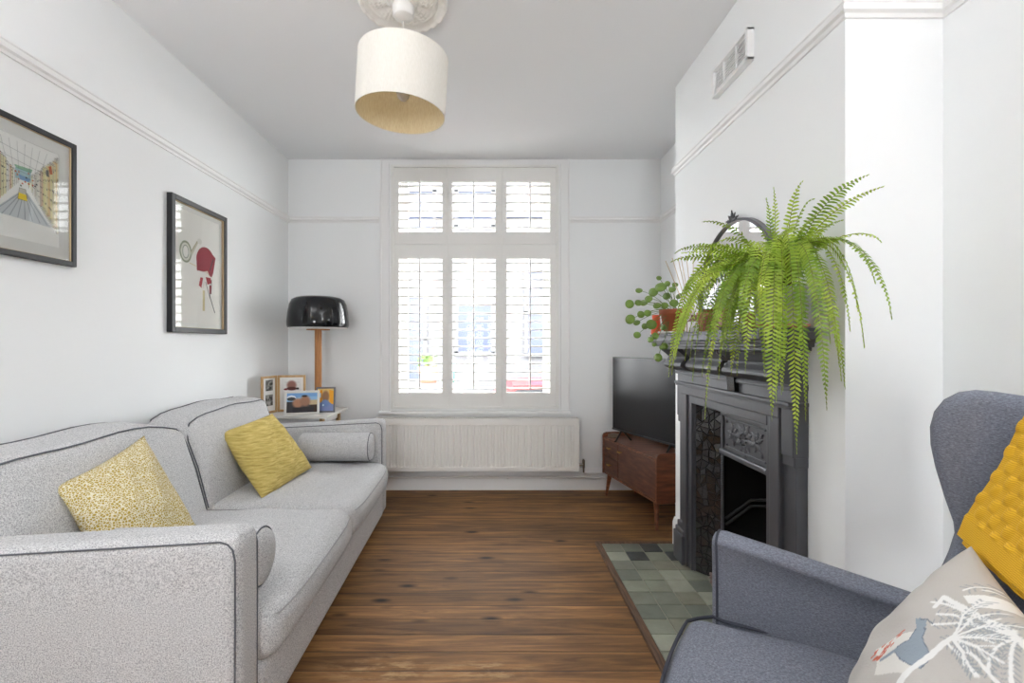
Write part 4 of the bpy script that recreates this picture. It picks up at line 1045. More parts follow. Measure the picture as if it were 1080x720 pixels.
# splayed cheeks with crazy-paved shards
rng = random.Random(9)
for s_ in (1, -1):
    pa = Vector((XF+.012, FC+s_*.335, 0)); pb = Vector((1.135, FC+s_*.215, 0)); d_ = (pb-pa); W_ = d_.length; ux = d_.normalized(); nn = Vector((ux.y, -ux.x, 0))*(1)
    if nn.x > 0: nn = -nn
    Mt = Matrix(((ux.x, nn.x, 0, pa.x), (ux.y, nn.y, 0, pa.y), (0, 0, 1, 0), (0, 0, 0, 1)))
    q = MB(); q.box(0, W_, -.012, 0, B, TZP, mat=Mt); ch = q.build('cheek_panel', M['iron_dark'], fp)
    # random irregular shards: jittered grid cells shrunk
    q = MB(); nx_, nz_ = 4, 24
    P_ = {}
    for i in range(nx_+1):
        for j in range(nz_+1):
            jx = rng.uniform(-.35, .35) if 0 < i < nx_ else 0; jz = rng.uniform(-.42, .42) if 0 < j < nz_ else 0
            P_[i, j] = ((i+jx)/nx_*(W_-.016)+.008, B+.01+(j+jz)/nz_*(TZP-B-.02))
    polys = []
    for i in range(nx_):
        for j in range(nz_):
            c4 = [P_[i, j], P_[i+1, j], P_[i+1, j+1], P_[i, j+1]]
            if rng.random() < .5: polys += [[c4[0], c4[1], c4[2]], [c4[0], c4[2], c4[3]]] if rng.random() < .5 else [[c4[0], c4[1], c4[3]], [c4[1], c4[2], c4[3]]]
            else: polys.append(c4)
    for pg in polys:
        cx = sum(p[0] for p in pg)/len(pg); cz_ = sum(p[1] for p in pg)/len(pg); h_ = .004+rng.uniform(0, .002); tx, tz = rng.uniform(-.2, .2), rng.uniform(-.2, .2); n_ = len(pg)
        def sh_(p, f): 
            dx, dz = p[0]-cx, p[1]-cz_; L_ = math.hypot(dx, dz); g_ = max(0, (L_-f)/L_); return (cx+dx*g_, cz_+dz*g_)
        bot = [sh_(p, .0018) for p in pg]; top = [sh_(p, .0042) for p in pg]
        vs = [(x, 0, z) for x, z in bot]+[(x, h_+tx*(x-cx)+tz*(z-cz_), z) for x, z in top]
        q.add(vs, [tuple(range(n_, 2*n_))]+[(i, (i+1) % n_, n_+(i+1) % n_, n_+i) for i in range(n_)], 0, Mt)
    q.build('shard_tiles', M['crackle'], ch, label='glossy black broken shard tiling')
    q = MB(); q.tube([pb+Vector((-.004, 0, B)), pb+Vector((-.004, 0, TZP))], .007, 8); 
    n_ = 40
    q.tube([pa+Vector((-.0, 0, B)), pa+Vector((0, 0, TZP))], .006, 8); q.build('bead', M['iron'], fp)
    # rope column beside the hood
    q = MB(); yb = FC+s_*.205
    for k in range(46):
        z = .50+k*.0078; q.tube([(1.128, yb, z), (1.128, yb, z+.0045)], .0085, 8)
    q.tube([(1.130, yb, B), (1.130, yb, .87)], .006, 8)
    q.build('rope_column', M['iron'], fp)
# hood panel with leaf relief
hy0, hy1, hz0, hz1 = FC-.205, FC+.205, .655, .845
m = MB()
m.cbox(1.128, 1.15, hy0, hy1, hz0, TZP+.02, .003); m.cbox(1.108, 1.13, hy0, hy1, hz0, hz0+.030, .008); m.cbox(1.116, 1.13, hy0, hy1, hz1, hz1+.016, .004)
for a, b_ in ((hy0, hy0+.02), (hy1-.02, hy1)): m.cbox(1.118, 1.13, a, b_, hz0+.02, hz1+.01, .004)
m.cbox(1.12, 1.13, hy0+.034, hy1-.034, hz0+.042, hz0+.048, .002); m.cbox(1.12, 1.13, hy0+.034, hy1-.034, hz1-.014, hz1-.008, .002)
m.build('hood', M['iron'], fp)
m = MB(); cy_, cz_ = FC, (hz0+hz1)/2+.014
def leaf(cy0, cz0, a, L_, w_, x=1.128, t_=.008):
    n_ = 8; vs = []; fs = []
    for i in range(n_+1):
        s1 = i/n_; ww = w_*math.sin(PI*min(1, s1*1.02+.02))**.8*(1+.35*math.sin(s1*22)); py, pz = cy0+math.cos(a)*L_*s1, cz0+math.sin(a)*L_*s1
        for k, (o_, h_) in enumerate(((-1, 0), (0, 1), (1, 0))): vs.append((x-h_*t_*(1-.5*s1)-.001, py-math.sin(a)*ww*o_, pz+math.cos(a)*ww*o_))
    for i in range(n_): fs += [(3*i, 3*i+3, 3*i+4, 3*i+1), (3*i+1, 3*i+4, 3*i+5, 3*i+2)]
    m.add(vs, fs, 0, None, True)
for k in range(10): leaf(cy_, cz_, k*2*PI/10+.2, .085 if k % 2 else .07, .016)
m.box(1.1272, 1.1285, cy_-.09, cy_+.09, cz_-.03, cz_+.03)
_mc = m
for sy in (-1, 1):
    m = MB(); m.box(1.1272, 1.1285, cy_+sy*.13-.05, cy_+sy*.13+.05, cz_-.05, cz_+.05)
    for k in range(6): leaf(cy_+sy*.10, cz_+.01*(k % 2), k*PI/3+.3*sy, .052, .012)
    for sz_ in (-1, 1): leaf(cy_+sy*.15, cz_+sz_*.05, PI/4*sz_*sy, .05, .009)
    m.build('leaf_relief', M['iron'], fp)
m = _mc
for k in range(9):
    an = k*2*PI/9; m.lathe([(0, 0), (.006, 0), (.004, .006), (0, .007)], 8, mat=Matrix.Translation((1.122, cy_+.025*math.cos(an), cz_+.025*math.sin(an))) @ Matrix.Rotation(-PI/2, 4, 'Y'))
m.build('leaf_relief', M['iron'], fp)
# firebox
m = MB()
m.box(1.355, 1.37, HY0+.004, HY1-.004, B, .925); m.box(1.14, 1.36, FC+.225, FC+.235, B, .80); m.box(1.14, 1.36, FC-.235, FC-.225, B, .80); m.box(1.15, 1.36, FC-.23, FC+.23, .80, .81)
m.box(XF+.06, 1.15, HY1-.010, HY1-.004, B, .92); m.box(XF+.06, 1.15, HY0+.004, HY0+.010, B, .92)
m.build('firebox', M['soot'], fp, label='sooty black fire chamber')
m = MB()
for k, zz in enumerate((.40, .43)):
    m.tube([(1.15, FC+.215, zz-.10), (1.26, FC+.19, zz), (1.33, FC+.10, zz+.03), (1.335, FC-.10, zz+.03), (1.26, FC-.19, zz), (1.15, FC-.215, zz-.10)], .008, 8)
m.build('fireback_moulding', M['iron_dark'], fp)
gr = thing('fire_grate', 'black iron fire grate inside the fireplace opening', 'grate', (1.20, FC, B), 0)
m = MB()
for k in range(5): m.tube([(1.145, FC-.17, .12+k*.035), (1.145, FC+.17, .12+k*.035)], .005, 8)
for k in range(9): m.tube([(1.15, FC-.16+k*.04, .11), (1.32, FC-.16+k*.04, .11)], .005, 8)
for s_ in (-1, 1): m.tube([(1.145, FC+s_*.17, B), (1.145, FC+s_*.17, .28)], .008, 8); m.tube([(1.32, FC+s_*.16, B), (1.32, FC+s_*.16, .11)], .008, 8)
m.build('bars', M['iron_dark'], gr)
rng = random.Random(4)
for k in range(9):
    q = MB(); L_ = rng.uniform(.10, .2); p = Vector((rng.uniform(1.18, 1.30), FC+rng.uniform(-.1, .1), .135+.03*(k//2))); a = rng.uniform(-.7, .7)
    dd_ = Vector((math.sin(a)*.4, math.cos(a), rng.uniform(-.15, .15))).normalized()*L_/2
    q.tube([p-dd_, p-dd_*.4, p+dd_*.4, p+dd_], [.018, .024, .022, .016], 7); o = q.build('log', M['log'], loc=p); tag(o, 'charred brown log in the pile on the fire grate', 'log', 'charred logs on the grate')
q = MB()
for k in range(150):
    p = (rng.uniform(1.06, 1.135), rng.uniform(FC-.2, FC+.20), .024+rng.uniform(0, .05)*rng.random()); r0 = rng.uniform(.007, .013)
    q.lathe([(0, -r0*.8), (r0, -r0*.2), (r0*.9, r0*.4), (0, r0*.8)], 6, c=p)
o = q.build('coals', M['pebble'], loc=(1.10, FC, .017)); tag(o, 'pale brown lumps of ash and coal at the foot of the fireplace opening', 'coals', kind='stuff')

# ================================================================== MIRROR ON THE MANTEL
mr = thing('mantel_mirror', 'arched mirror with crested dark frame behind the large fern', 'mirror', (XB-.03, 2.08, 1.246))
mc, mrw, mh = 2.085, .345, .145   # centre y, half width, height of the straight sides
tilt = .012
def mirror_outline(r_off, n_=40):
    pts = [(mc-mrw-r_off, 0 if r_off <= 0 else -.0), (mc-mrw-r_off, mh)]
    pts += [(mc-(mrw+r_off)*math.cos(PI*k/n_), mh+(mrw+r_off)*math.sin(PI*k/n_)*1.0) for k in range(1, n_)]
    pts += [(mc+mrw+r_off, mh), (mc+mrw+r_off, 0)]; return pts
out = mirror_outline(0); inn = mirror_outline(-.011)
def mp(y, z, x): return (x+z*tilt*0+0, y, 1.246+z)
m = MB(); n_ = len(out); x0, x1 = XB-.030, XB-.002
vs = [mp(y, z, x0+.006) for y, z in out]+[mp(y, z+(.022 if i in (0, n_-1) else 0), x0) for i, (y, z) in enumerate(inn)]+[mp(y, z, x1) for y, z in out]+[mp(y, z+(.022 if i in (0, n_-1) else 0), x1) for i, (y, z) in enumerate(inn)]
fs = []
for i in range(n_):
    j = (i+1) % n_; fs += [(i, j, n_+j, n_+i), (2*n_+i, 3*n_+i, 3*n_+j, 2*n_+j), (i, 2*n_+i, 2*n_+j, j), (n_+i, n_+j, 3*n_+j, 3*n_+i)]
m.add(vs, fs); m.build('frame', plain('pewter_mirror_frame', (120, 120, 126), .35, .5), mr)
m = MB(); k0 = len(inn); vs = [mp(y, z+(.02 if i in (0, n_-1) else 0), x0+.012) for i, (y, z) in enumerate(inn)]; m.add(vs, [tuple(range(k0))]); m.build('mirror_glass', M['mirror'], mr)
m = MB(); zt = 1.246+mh+mrw-.006
for a, L_, w_ in ((PI/2, .050, .012), (PI/2-.75, .045, .010), (PI/2+.75, .045, .010), (.22, .06, .008), (PI-.22, .06, .008)): leaf(mc, zt, a, L_, w_, x=x0+.004, t_=.008)
m.build('crest', plain('pewter_crest', (70, 70, 74), .4, .6), mr)

# ================================================================== THINGS ON THE MANTEL
MZ = 1.2455
# coin plant
pt = thing('potted_coin_plant', 'coin-leaved plant in a terracotta pot at the left end of the mantel', 'plant', (.955, 2.50, MZ))
m = MB(); m.lathe([(0, 0), (.075, 0), (.082, .006), (.082, .012), (.07, .012), (0, .010)], 32, c=(.955, 2.50, MZ)); m.build('saucer', M['saucer'], pt, label='white saucer')
m = MB(); m.lathe([(0, .012), (.052, .012), (.066, .098), (.075, .098), (.077, .126), (.068, .128), (.066, .112), (0, .112)], 32, c=(.955, 2.50, MZ)); m.build('pot', M['terracotta'], pt, label='terracotta pot')
m = MB(); m.lathe([(0, .113), (.06, .113), (.066, .110)], 24, c=(.955, 2.50, MZ)); m.build('soil', M['soil'], pt)
leaves = [(674, 306, .017), (664, 320.5, .022), (664.5, 336.5, .026), (671.5, 340, .018), (672, 353, .018), (673.5, 319, .018), (679, 319, .020), (676, 331.5, .018), (697, 302.5, .030), (689, 308, .025), (684, 315, .020), (704, 299, .014), (709, 305, .018), (711, 319.5, .020),
          (687, 342, .026), (699.5, 345, .016), (691, 354, .018), (686, 358, .016), (699, 365, .018), (707, 365, .017), (694, 377, .021), (690, 363, .012), (680, 344, .016), (716, 312, .016), (703, 312, .02), (693, 322, .02), (683, 330, .018), (712, 300, .015), (701, 322, .018), (695, 293, .013)]
rng = random.Random(17); base = Vector((.955, 2.50, MZ+.115))
for (px_, py_, r0) in leaves:
    yy_ = 2.44+rng.uniform(-.10, .06); c_ = P(px_, py_, yy_)
    if c_.z < MZ+.02: c_.y = min(c_.y, 2.46); c_ = P(px_, py_, 2.46+rng.uniform(-.05, .02)); 
    if c_.z < MZ+.02 and c_.x > .86: c_ = P(px_, py_, 2.40); c_.x = min(c_.x, .868)
    nrm = Vector((-.45+rng.uniform(-.4, .3), -.8, rng.uniform(.0, .7))).normalized()
    q = MB(); u1 = nrm.orthogonal().normalized(); u2 = nrm.cross(u1); vs = [c_+nrm*.002]+[c_+(u1*math.cos(2*PI*k/16)+u2*math.sin(2*PI*k/16)*1.08)*r0*1.0-nrm*.0025*(1+math.cos(4*PI*k/16))*.5 for k in range(16)]
    q.add(vs, [(0, 1+k, 1+(k+1) % 16) for k in range(16)], 0, None, True); o = q.build('leaf', M['leafdark'], pt)
    md = o.modifiers.new('thickness', 'SOLIDIFY'); md.thickness = .0012
    q = MB(); mid = (base+c_)/2+Vector((0, -.01, .035)); b0 = base+Vector((rng.uniform(-.03, .03), rng.uniform(-.03, .03), 0))
    q.tube([b0*(1-t)**2+mid*2*t*(1-t)+c_*t*t for t in (0, .2, .4, .6, .8, 1)], .0013, 5); q.build('leaf_stalk', M['stem'], pt)
ov = MB(); vp_ = Vector((.896, 2.605, MZ)); ov.lathe([(0, 0), (.026, 0), (.028, .01), (.024, .05), (.020, .085), (.021, .105), (.018, .105), (.017, .08), (0, .08)], 24, c=vp_)
o = ov.build('small_vase', M['orange'], loc=vp_); tag(o, 'small bright orange-red vase at the very left end of the mantel', 'vase')
# reed diffuser
rd_ = thing('reed_diffuser', 'reed diffuser with pale sticks on the mantel beside the fern', 'diffuser', (1.0, 2.36, MZ))
m = MB(); m.lathe([(0, 0), (.034, 0), (.036, .01), (.035, .055), (.014, .075), (.013, .09), (.010, .09), (.010, .07), (0, .06)], 24, c=(1.0, 2.36, MZ)); m.build('bottle', plain('amber_bottle', (150, 120, 100), .15), rd_)
tips = [(702, 275), (709, 272), (715, 272), (718, 270), (724, 270), (731, 270)]
for tx_, ty_ in tips:
    q = MB(); tp = P(tx_, ty_, 2.40); q.tube([(1.0, 2.36, MZ+.02), tuple(tp)], .0017, 6); q.build('reed', M['reed'], rd_)
q = MB(); cp = Vector((.955, 2.12, MZ)); q.lathe([(0, 0), (.030, 0), (.038, .065), (.042, .066), (.043, .085), (.038, .086), (.036, .07), (0, .07)], 24, c=cp); o = q.build('small_pot', M['pinkpot'], loc=cp); tag(o, 'small pinkish clay pot mostly hidden behind the fern on the mantel', 'pot')
q = MB(); cp = Vector((.96, 2.245, MZ)); q.lathe([(0, 0), (.034, 0), (.036, .05), (.032, .052), (.030, .01), (0, .01)], 24, c=cp); o = q.build('candle_holder', M['saucer'], loc=cp); tag(o, 'small white candle holder between the terracotta pot and the fern', 'candle holder')

# ================================================================== FERN
FX, FY = .985, 1.63
fn_ = thing('potted_fern', 'large bright green fern spilling over the near end of the mantel', 'plant', (FX, FY, MZ))
m = MB(); m.lathe([(0, 0), (.078, 0), (.088, .004), (.09, .012), (.074, .012), (0, .010)], 40, c=(FX, FY, MZ)); m.build('saucer', M['pinkpot'], fn_, label='pinkish saucer')
m = MB(); m.lathe([(0, .012), (.068, .012), (.072, .018), (.080, .13), (.083, .135), (.080, .138), (.076, .134), (.074, .12), (0, .12)], 40, c=(FX, FY, MZ)); m.build('pot', M['potgrey'], fn_, label='silver grey pot')
m = MB(); m.lathe([(0, .128), (.05, .126), (.075, .12)], 24, c=(FX, FY, MZ))
rng = random.Random(33)
for k in range(46):
    a = rng.uniform(0, 2*PI); r0 = rng.uniform(0, .04); p0 = Vector((FX+r0*math.cos(a), FY+r0*math.sin(a), MZ+.11)); p1 = p0+Vector((math.cos(a)*.025, math.sin(a)*.025, rng.uniform(.03, .10))); m.tube([p0, (p0+p1)/2+Vector((0, 0, .01)), p1], [.003, .0025, .0015], 5)
m.build('crown', M['fernbase'], fn_, label='brown old stems')
def frond(tip, dark=False, lift=None, wid=.026, sd=0, start=None):
    r = random.Random(sd); tip = Vector(tip)
    a = math.atan2(tip.y-FY, tip.x-FX)+r.uniform(-.15, .15)
    P0 = start or Vector((FX+.02*math.cos(a), FY+.02*math.sin(a), MZ+.135))
    D = tip-P0; hd = math.hypot(D.x, D.y)
    if lift is None: lift = .10+.30*max(0, -D.z)+.10*r.random()
    if D.z > .12: P1 = P0+Vector((D.x*.25, D.y*.25, D.z*.62+.03)); P2 = P0+Vector((D.x*.62, D.y*.62, D.z*.95+.02))
    else: P1 = P0+Vector((D.x*.30, D.y*.30, lift)); P2 = P0+Vector((D.x*.88, D.y*.88, lift*.85+D.z*.25))
    def B_(t): return P0*(1-t)**3+P1*3*t*(1-t)**2+P2*3*t*t*(1-t)+tip*t**3
    Np = 120; pts = [B_(i/Np) for i in range(Np+1)]
    for p in pts:
        lim = XB-.012 if p.y > BY0-.02 else XR-.03
        if p.x > lim: p.x = lim
    ln = [0]
    for i in range(Np): ln.append(ln[-1]+(pts[i+1]-pts[i]).length)
    L_ = ln[-1]
    def at(s_):
        s_ = max(0, min(L_-1e-6, s_)); 
        import bisect
        i = max(0, bisect.bisect_right(ln, s_)-1); i = min(i, Np-1); f = (s_-ln[i])/max(1e-9, ln[i+1]-ln[i]); return pts[i].lerp(pts[i+1], f), (pts[i+1]-pts[i]).normalized()
    q = MB(); q.tube([at(L_*k/16)[0] for k in range(17)], [.0013-.0008*k/16 for k in range(17)], 5, mi=1, cap=False)
    sp = .0122; s_ = .035; k = 0
    tw = r.uniform(-1.0, 1.0)
    while s_ < L_-.002:
        p, t = at(s_); f = s_/L_
        w_ = wid*(min(1, f*3.5+.35))*(1-f**5)**.8 * (1 if f < .75 else max(.12, (1-f)/.25)**.6) * r.uniform(.88, 1.08)
        up_ = Vector((0, 0, 1)); sd_ = t.cross(up_)
        if sd_.length < .25: sd_ = sd_+Vector((math.cos(a+PI/2), math.sin(a+PI/2), 0))*.5
        sd_.normalize(); nn = sd_.cross(t).normalized()
        sd_ = (sd_*math.cos(tw)+nn*math.sin(tw)).normalized(); nn = sd_.cross(t).normalized()
        for s1 in (-1, 1):
            pp0 = p+t*(.004 if s1 > 0 else 0)
            dr_ = (sd_*s1+t*(.18+.3*f)+nn*r.uniform(-.28, .12)+Vector((0, 0, -.10))).normalized(); hw = t*.0036
            a1 = pp0; mid1 = pp0+dr_*w_*.45+hw*1.15+nn*.002; mid2 = pp0+dr_*w_*.45-hw*.95+nn*.002; e = pp0+dr_*w_+Vector((0, 0, -.002)); b1 = pp0+hw*.9; b2 = pp0-hw*.8; m1 = pp0+dr_*w_*.8+hw*.75; m2 = pp0+dr_*w_*.8-hw*.6
            q.add([b2, b1, mid1, mid2, m1, m2, e], [(0, 1, 2, 3), (3, 2, 4, 5), (5, 4, 6)], 0, None, True)
        s_ += sp; k += 1
    q.build('frond', [M['fern_dark'] if dark else M['fern'], M['fernstem']], fn_)
tips = [(740, 234, 1.72), (719, 267, 1.72), (705, 398, 1.80), (730, 402, 1.66), (743, 443, 1.56), (786, 394, 1.42), (806, 400, 1.40), (814, 445, 1.34), (840, 479, 1.33), (872, 433, 1.24), (885, 385, 1.28), (912, 366, 1.20), (941, 336, 1.16),
        (923, 299, 1.22), (931, 197, 1.25), (917, 184, 1.30), (929, 255, 1.26), (905, 326, 1.24), (858, 210, 1.52), (847, 191, 1.50), (816, 198, 1.62), (807, 209, 1.66), (832, 235, 1.58), (819, 424, 1.40), (848, 390, 1.40), (769, 366, 1.52), (778, 362, 1.5), (765, 377, 1.62), (722, 381, 1.74), (715, 360, 1.80),
        (752, 352, 1.6), (890, 232, 1.34), (870, 222, 1.42), (850, 445, 1.30), (826, 412, 1.36), (897, 350, 1.3), (876, 362, 1.36), (760, 330, 1.5), (735, 345, 1.62), (725, 330, 1.75), (745, 300, 1.8), (736, 318, 1.70), (795, 372, 1.42), (862, 340, 1.3), (783, 255, 1.72), (797, 240, 1.7),
        (760, 262, 1.75), (742, 285, 1.62), (780, 340, 1.38), (800, 335, 1.34), (750, 385, 1.5), (712, 340, 1.70), (728, 300, 1.66)]
for i, (px_, py_, yy_) in enumerate(tips): frond(P(px_, py_, yy_), dark=(i % 3 == 0), sd=i, wid=.032 if i in (0, 1, 7, 8, 15) else .026)
# fill fronds falling all round the pot
rng = random.Random(77)
for i in range(40):
    px_, py_, yy_ = rng.uniform(706, 790), rng.uniform(265, 400), rng.uniform(1.42, 1.78)
    frond(P(px_, py_, yy_), dark=rng.random() < .5, sd=100+i, wid=rng.uniform(.022, .028), lift=rng.uniform(.08, .2))
for i in range(4):
    px_, py_, yy_ = rng.uniform(800, 900), rng.uniform(330, 420), rng.uniform(1.25, 1.45)
    frond(P(px_, py_, yy_), dark=rng.random() < .5, sd=200+i, wid=rng.uniform(.020, .027), lift=rng.uniform(.06, .16))
# ================================================================== ARMCHAIR
phi = math.radians(28)
U = Vector((-math.cos(phi), math.sin(phi), 0)); Wv = Vector((math.sin(phi), math.cos(phi), 0)); A0 = Vector((.62, 1.28, 0))
ctr = A0-U*.25-Wv*.325
ach = thing('armchair', 'charcoal grey wing armchair in the near right foreground', 'armchair', ctr)
AM = Matrix(((U.x, Wv.x, 0, A0.x), (U.y, Wv.y, 0, A0.y), (0, 0, 1, 0), (0, 0, 0, 1)))    # local (a forward, b towards the far side, z)
HWD = .65
# seat box below the cushion
q = MB(); q.rbox(-.20, -HWD/2, .235, .60, HWD-.02, .17, .03, n=6, k=3, mat=AM); q.build('seat_base', M['chair'], ach)
# seat cushion with rounded front, spreading in front of the arms
def fn(w, q_):
    f = max(0, q_[0])
    widen = 1+.10*f**6 if q_[0] > .5 else 1-.10*max(0, -q_[0])
    return Vector((w.x-.035*q_[1]**2*f, w.y*widen, w.z+.025*(1-q_[0]**2)*(1-q_[1]**2)*(q_[2] > 0)-.006*f*(q_[2] > 0)))
q = MB(); q.rbox(-.172, -HWD/2, .388, .575, HWD-.03, .145, .055, n=18, k=5, mat=AM, fn=fn); sc = q.build('seat_cushion', M['chair'], ach)
fx, hz_ = -.172+.2875, .388+.058
pth = []
for t in np.linspace(-1, 1, 25):
    b_ = t*(HWD-.03)/2*1.09; xx = fx-.006-.035*t*t-.05*max(0, abs(t)-.85)/.15*abs(t)
    pth.append(AM @ Vector((xx, -HWD/2+b_, hz_-.004)))
pth = [AM @ Vector((-.15, -HWD/2-(HWD-.03)/2+.004, hz_+.006)), AM @ Vector((0, -HWD/2-(HWD-.03)/2-.004, hz_+.003))]+pth+[AM @ Vector((0, -HWD/2+(HWD-.03)/2+.004, hz_+.003)), AM @ Vector((-.15, -HWD/2+(HWD-.03)/2-.004, hz_+.006))]
q = MB(); q.tube(pth, .0045, 6); q.build('piping', M['chair_piping'], sc, label='dark piping')
# arms: far one (mirror for the near one). local side frame: s along the arm from the front backwards, o outwards, z up
FL = math.radians(10.2)
def side_matrix(far):
    sgn = 1 if far else -1; b0 = 0 if far else -HWD
    e = Vector((-math.cos(FL), -math.sin(FL)*sgn, 0)); o_ = Vector((-math.sin(FL), math.cos(FL)*sgn, 0))
    Lm = Matrix(((e.x, o_.x, 0, 0), (e.y, o_.y, 0, b0), (0, 0, 1, 0), (0, 0, 0, 1)))
    return AM @ Lm
for far in (True, False):
    SM = side_matrix(far)
    prof_pts = 24
    q = MB()
    # cross sections along s
    secs = []
    L_ = .47
    for k in range(15):
        s_ = -.0+L_*k/14
        ht = .688-.050*(s_/.42)**1.0
        th0 = .078
        zb = .15
        sec = []
        # outline: inner face bottom -> inner top with roll -> outer -> bottom
        r_ = th0/2
        inner = [(0.004, zb), (0.0, .35), (-.004, ht-.10), (-.010, ht-.04)]
        arc = [(r_-.012-(r_+.002)*math.cos(PI*j/8), ht-.036+.036*math.sin(PI*j/8)-.018*j/8) for j in range(0, 9)]
        outer = [(th0-.014, ht-.075), (th0-.022, .35), (th0-.03, zb)]
        sec = inner+arc+outer
        secs.append([(s_, o_, z_) for o_, z_ in sec])
    n_ = len(secs[0])
    # rounded front: shrink first sections
    front = []
    c_o = .04
    first = secs[0]
    cap_secs = []
    for (f, ds) in ((.55, -.030), (.80, -.024), (.94, -.013)):
        cap_secs.append([(ds+s_, c_o+(o_-c_o)*f, z_-(1-f)*.05 if z_ > .5 else z_) for s_, o_, z_ in first])
    allsec = cap_secs+secs
    vs = [v for s1 in allsec for v in s1]; fs = []
    for i in range(len(allsec)-1):
        for k in range(n_): fs.append((i*n_+k, i*n_+(k+1) % n_, (i+1)*n_+(k+1) % n_, (i+1)*n_+k))
    fs.append(tuple(range(n_))); fs.append(tuple(reversed(range((len(allsec)-1)*n_, len(allsec)*n_))))
    q.add(vs, fs, 0, SM, True); arm_ = q.build('armrest', M['chair'], ach)
    pf = [(s_[0], s_[1]-.0, s_[2]) for s_ in cap_secs[1][:len(cap_secs[1])]]
    q = MB(); q.tube([SM @ Vector((x_-.001, y_, z_)) for x_, y_, z_ in cap_secs[2]], .0035, 6); q.build('piping', M['chair_piping'], arm_, label='dark piping')
    # wing plate
    outl = [(.425, .60), (.424, .655), (.447, .730), (.457, .775), (.455, .800), (.440, .855), (.426, .915), (.418, .965), (.417, 1.005), (.424, 1.04), (.440, 1.068), (.464, 1.086), (.490, 1.092), (.52, 1.090), (.56, 1.084), (.62, 1.072), (.68, 1.055), (.70, 1.03), (.70, .60)]
    cx, cz_ = .56, .86; T_ = .068
    layers = [(-.006, .030), (-.002, .012), (.010, .0), (T_-.012, .0), (T_-.0, .012), (T_+.004, .032)]
    q = MB(); n_ = len(outl); vs = []
    # inward offsets by normals
    def off(d_):
        res = []
        for i in range(n_):
            p_, c0, nx_ = Vector((*outl[i-1], 0)), Vector((*outl[i], 0)), Vector((*outl[(i+1) % n_], 0)); t_ = (nx_-p_).normalized(); nr = Vector((t_.y, -t_.x, 0))
            res.append((c0.x+nr.x*d_, c0.y+nr.y*d_))
        return res
    for (o_, d_) in layers:
        vs += [(x_, o_, z_) for x_, z_ in off(d_)]
    fs = []
    for i in range(len(layers)-1):
        for k in range(n_): fs.append((i*n_+k, i*n_+(k+1) % n_, (i+1)*n_+(k+1) % n_, (i+1)*n_+k))
    fs.append(tuple(range(n_))); fs.append(tuple(reversed(range((len(layers)-1)*n_, len(layers)*n_))))
    q.add(vs, fs, 0, SM, True); wg = q.build('wing', M['chair'], ach)
    q = MB(); q.tube([SM @ Vector((x_, T_-.002, z_)) for x_, z_ in off(.004)[:-2]], .003, 6); q.build('piping', M['chair_piping'], wg, label='dark piping')
# backrest
def back_a(z): return -.455-.30*(z-.785)
hb = .225
q = MB()
def bfn(w, q_): return Vector((w.x+.0*(1-q_[1]**2), w.y*(1+.0), w.z+.018*(1-q_[1]**2)*(q_[2] > 0)))
lean = math.atan(.30); BR = AM @ Matrix.Translation((back_a(.38), -HWD/2, .38)) @ Matrix.Rotation(-lean, 4, 'Y')
Hb = (1.09-.38)/math.cos(lean)
q.rbox(-.065, 0, Hb/2, .13, 2*hb+.03, Hb, .05, n=10, k=4, mat=BR, fn=bfn); q.build('backrest', M['chair'], ach)
for (a_, b_, rk) in ((.06, -.06, .0), (.06, -HWD+.06, .0), (-.46, -.14, -.06), (-.46, -HWD+.14, -.06)):
    q = MB(); q.tube([AM @ Vector((a_+rk, b_, 0)), AM @ Vector((a_, b_, .17))], [.013, .022], 12); q.build('leg', M['ash'], ach, label='dark wooden leg')

# ================================================================== YELLOW THROW OVER THE BACK
tw = MB()
wL, wR = -.118-HWD*.0, -.50
Hu = Hb+.012
path = []   # (x,z) in the backrest frame, from the lower front edge up, over the top and down behind
zf = (.795-.38)/math.cos(lean)
for t in np.linspace(0, 1, 60): path.append((.016, zf+(Hb-.03-zf)*t))
for t in np.linspace(0, 1, 14)[1:]: a_ = PI/2*t; path.append((-.04+.056*math.cos(a_), Hb-.03+.056*math.sin(a_)))
path.append((-.10, Hb+.026))
for t in np.linspace(0, 1, 10)[1:]: a_ = PI/2*t; path.append((-.10-.05*math.sin(a_), Hb-.024+.05*math.cos(a_)))
path.append((-.150, Hb-.25))
NW = 90; ps = [Vector((x_, 0, z_)) for x_, z_ in path]
acc = [0]
for i in range(len(ps)-1): acc.append(acc[-1]+(ps[i+1]-ps[i]).length)
def throw_pt(u, v, o_):
    i = min(len(ps)-2, int(v*(len(ps)-1))); f = v*(len(ps)-1)-i; p_ = ps[i].lerp(ps[i+1], f); t_ = (ps[i+1]-ps[i]).normalized(); nr = Vector((t_.z, 0, -t_.x))
    s_ = acc[i]+f*(acc[i+1]-acc[i]); y_ = (-.118+HWD/2)+( -.40)*u
    # slight flare of the free edge
    y_ += .006*math.sin(s_*30)*(1-u)-.23*min(s_, .42)
    ck = (int(u*.40/.027)+int(s_/.026)) % 2
    cu = (u*.40/.027) % 1; cs = (s_/.026) % 1; bump = .0065*(math.sin(PI*cu)*math.sin(PI*cs))**.5*(1 if ck else .12)
    if s_ < .04: bump = .0022*abs(math.sin(y_*380))
    return p_+Vector((0, y_, 0))+nr*(o_+bump)
nv_ = len(ps)*2
tw.grid(lambda u, v: throw_pt(u, v, .006), NW, nv_, mat=BR); o1 = len(tw.v); tw.grid(lambda u, v: throw_pt(u, v, -.0) if 0 < u < 1 and v > 0 else throw_pt(u, v, .004), NW, nv_, mat=BR)
tw.grid(lambda u, v: throw_pt(u, v*.02, -.002+.0)+Vector((.0, -.01, -.012)) , 40, 4, mat=BR)
pos = BR @ Vector((0, 0, zf))
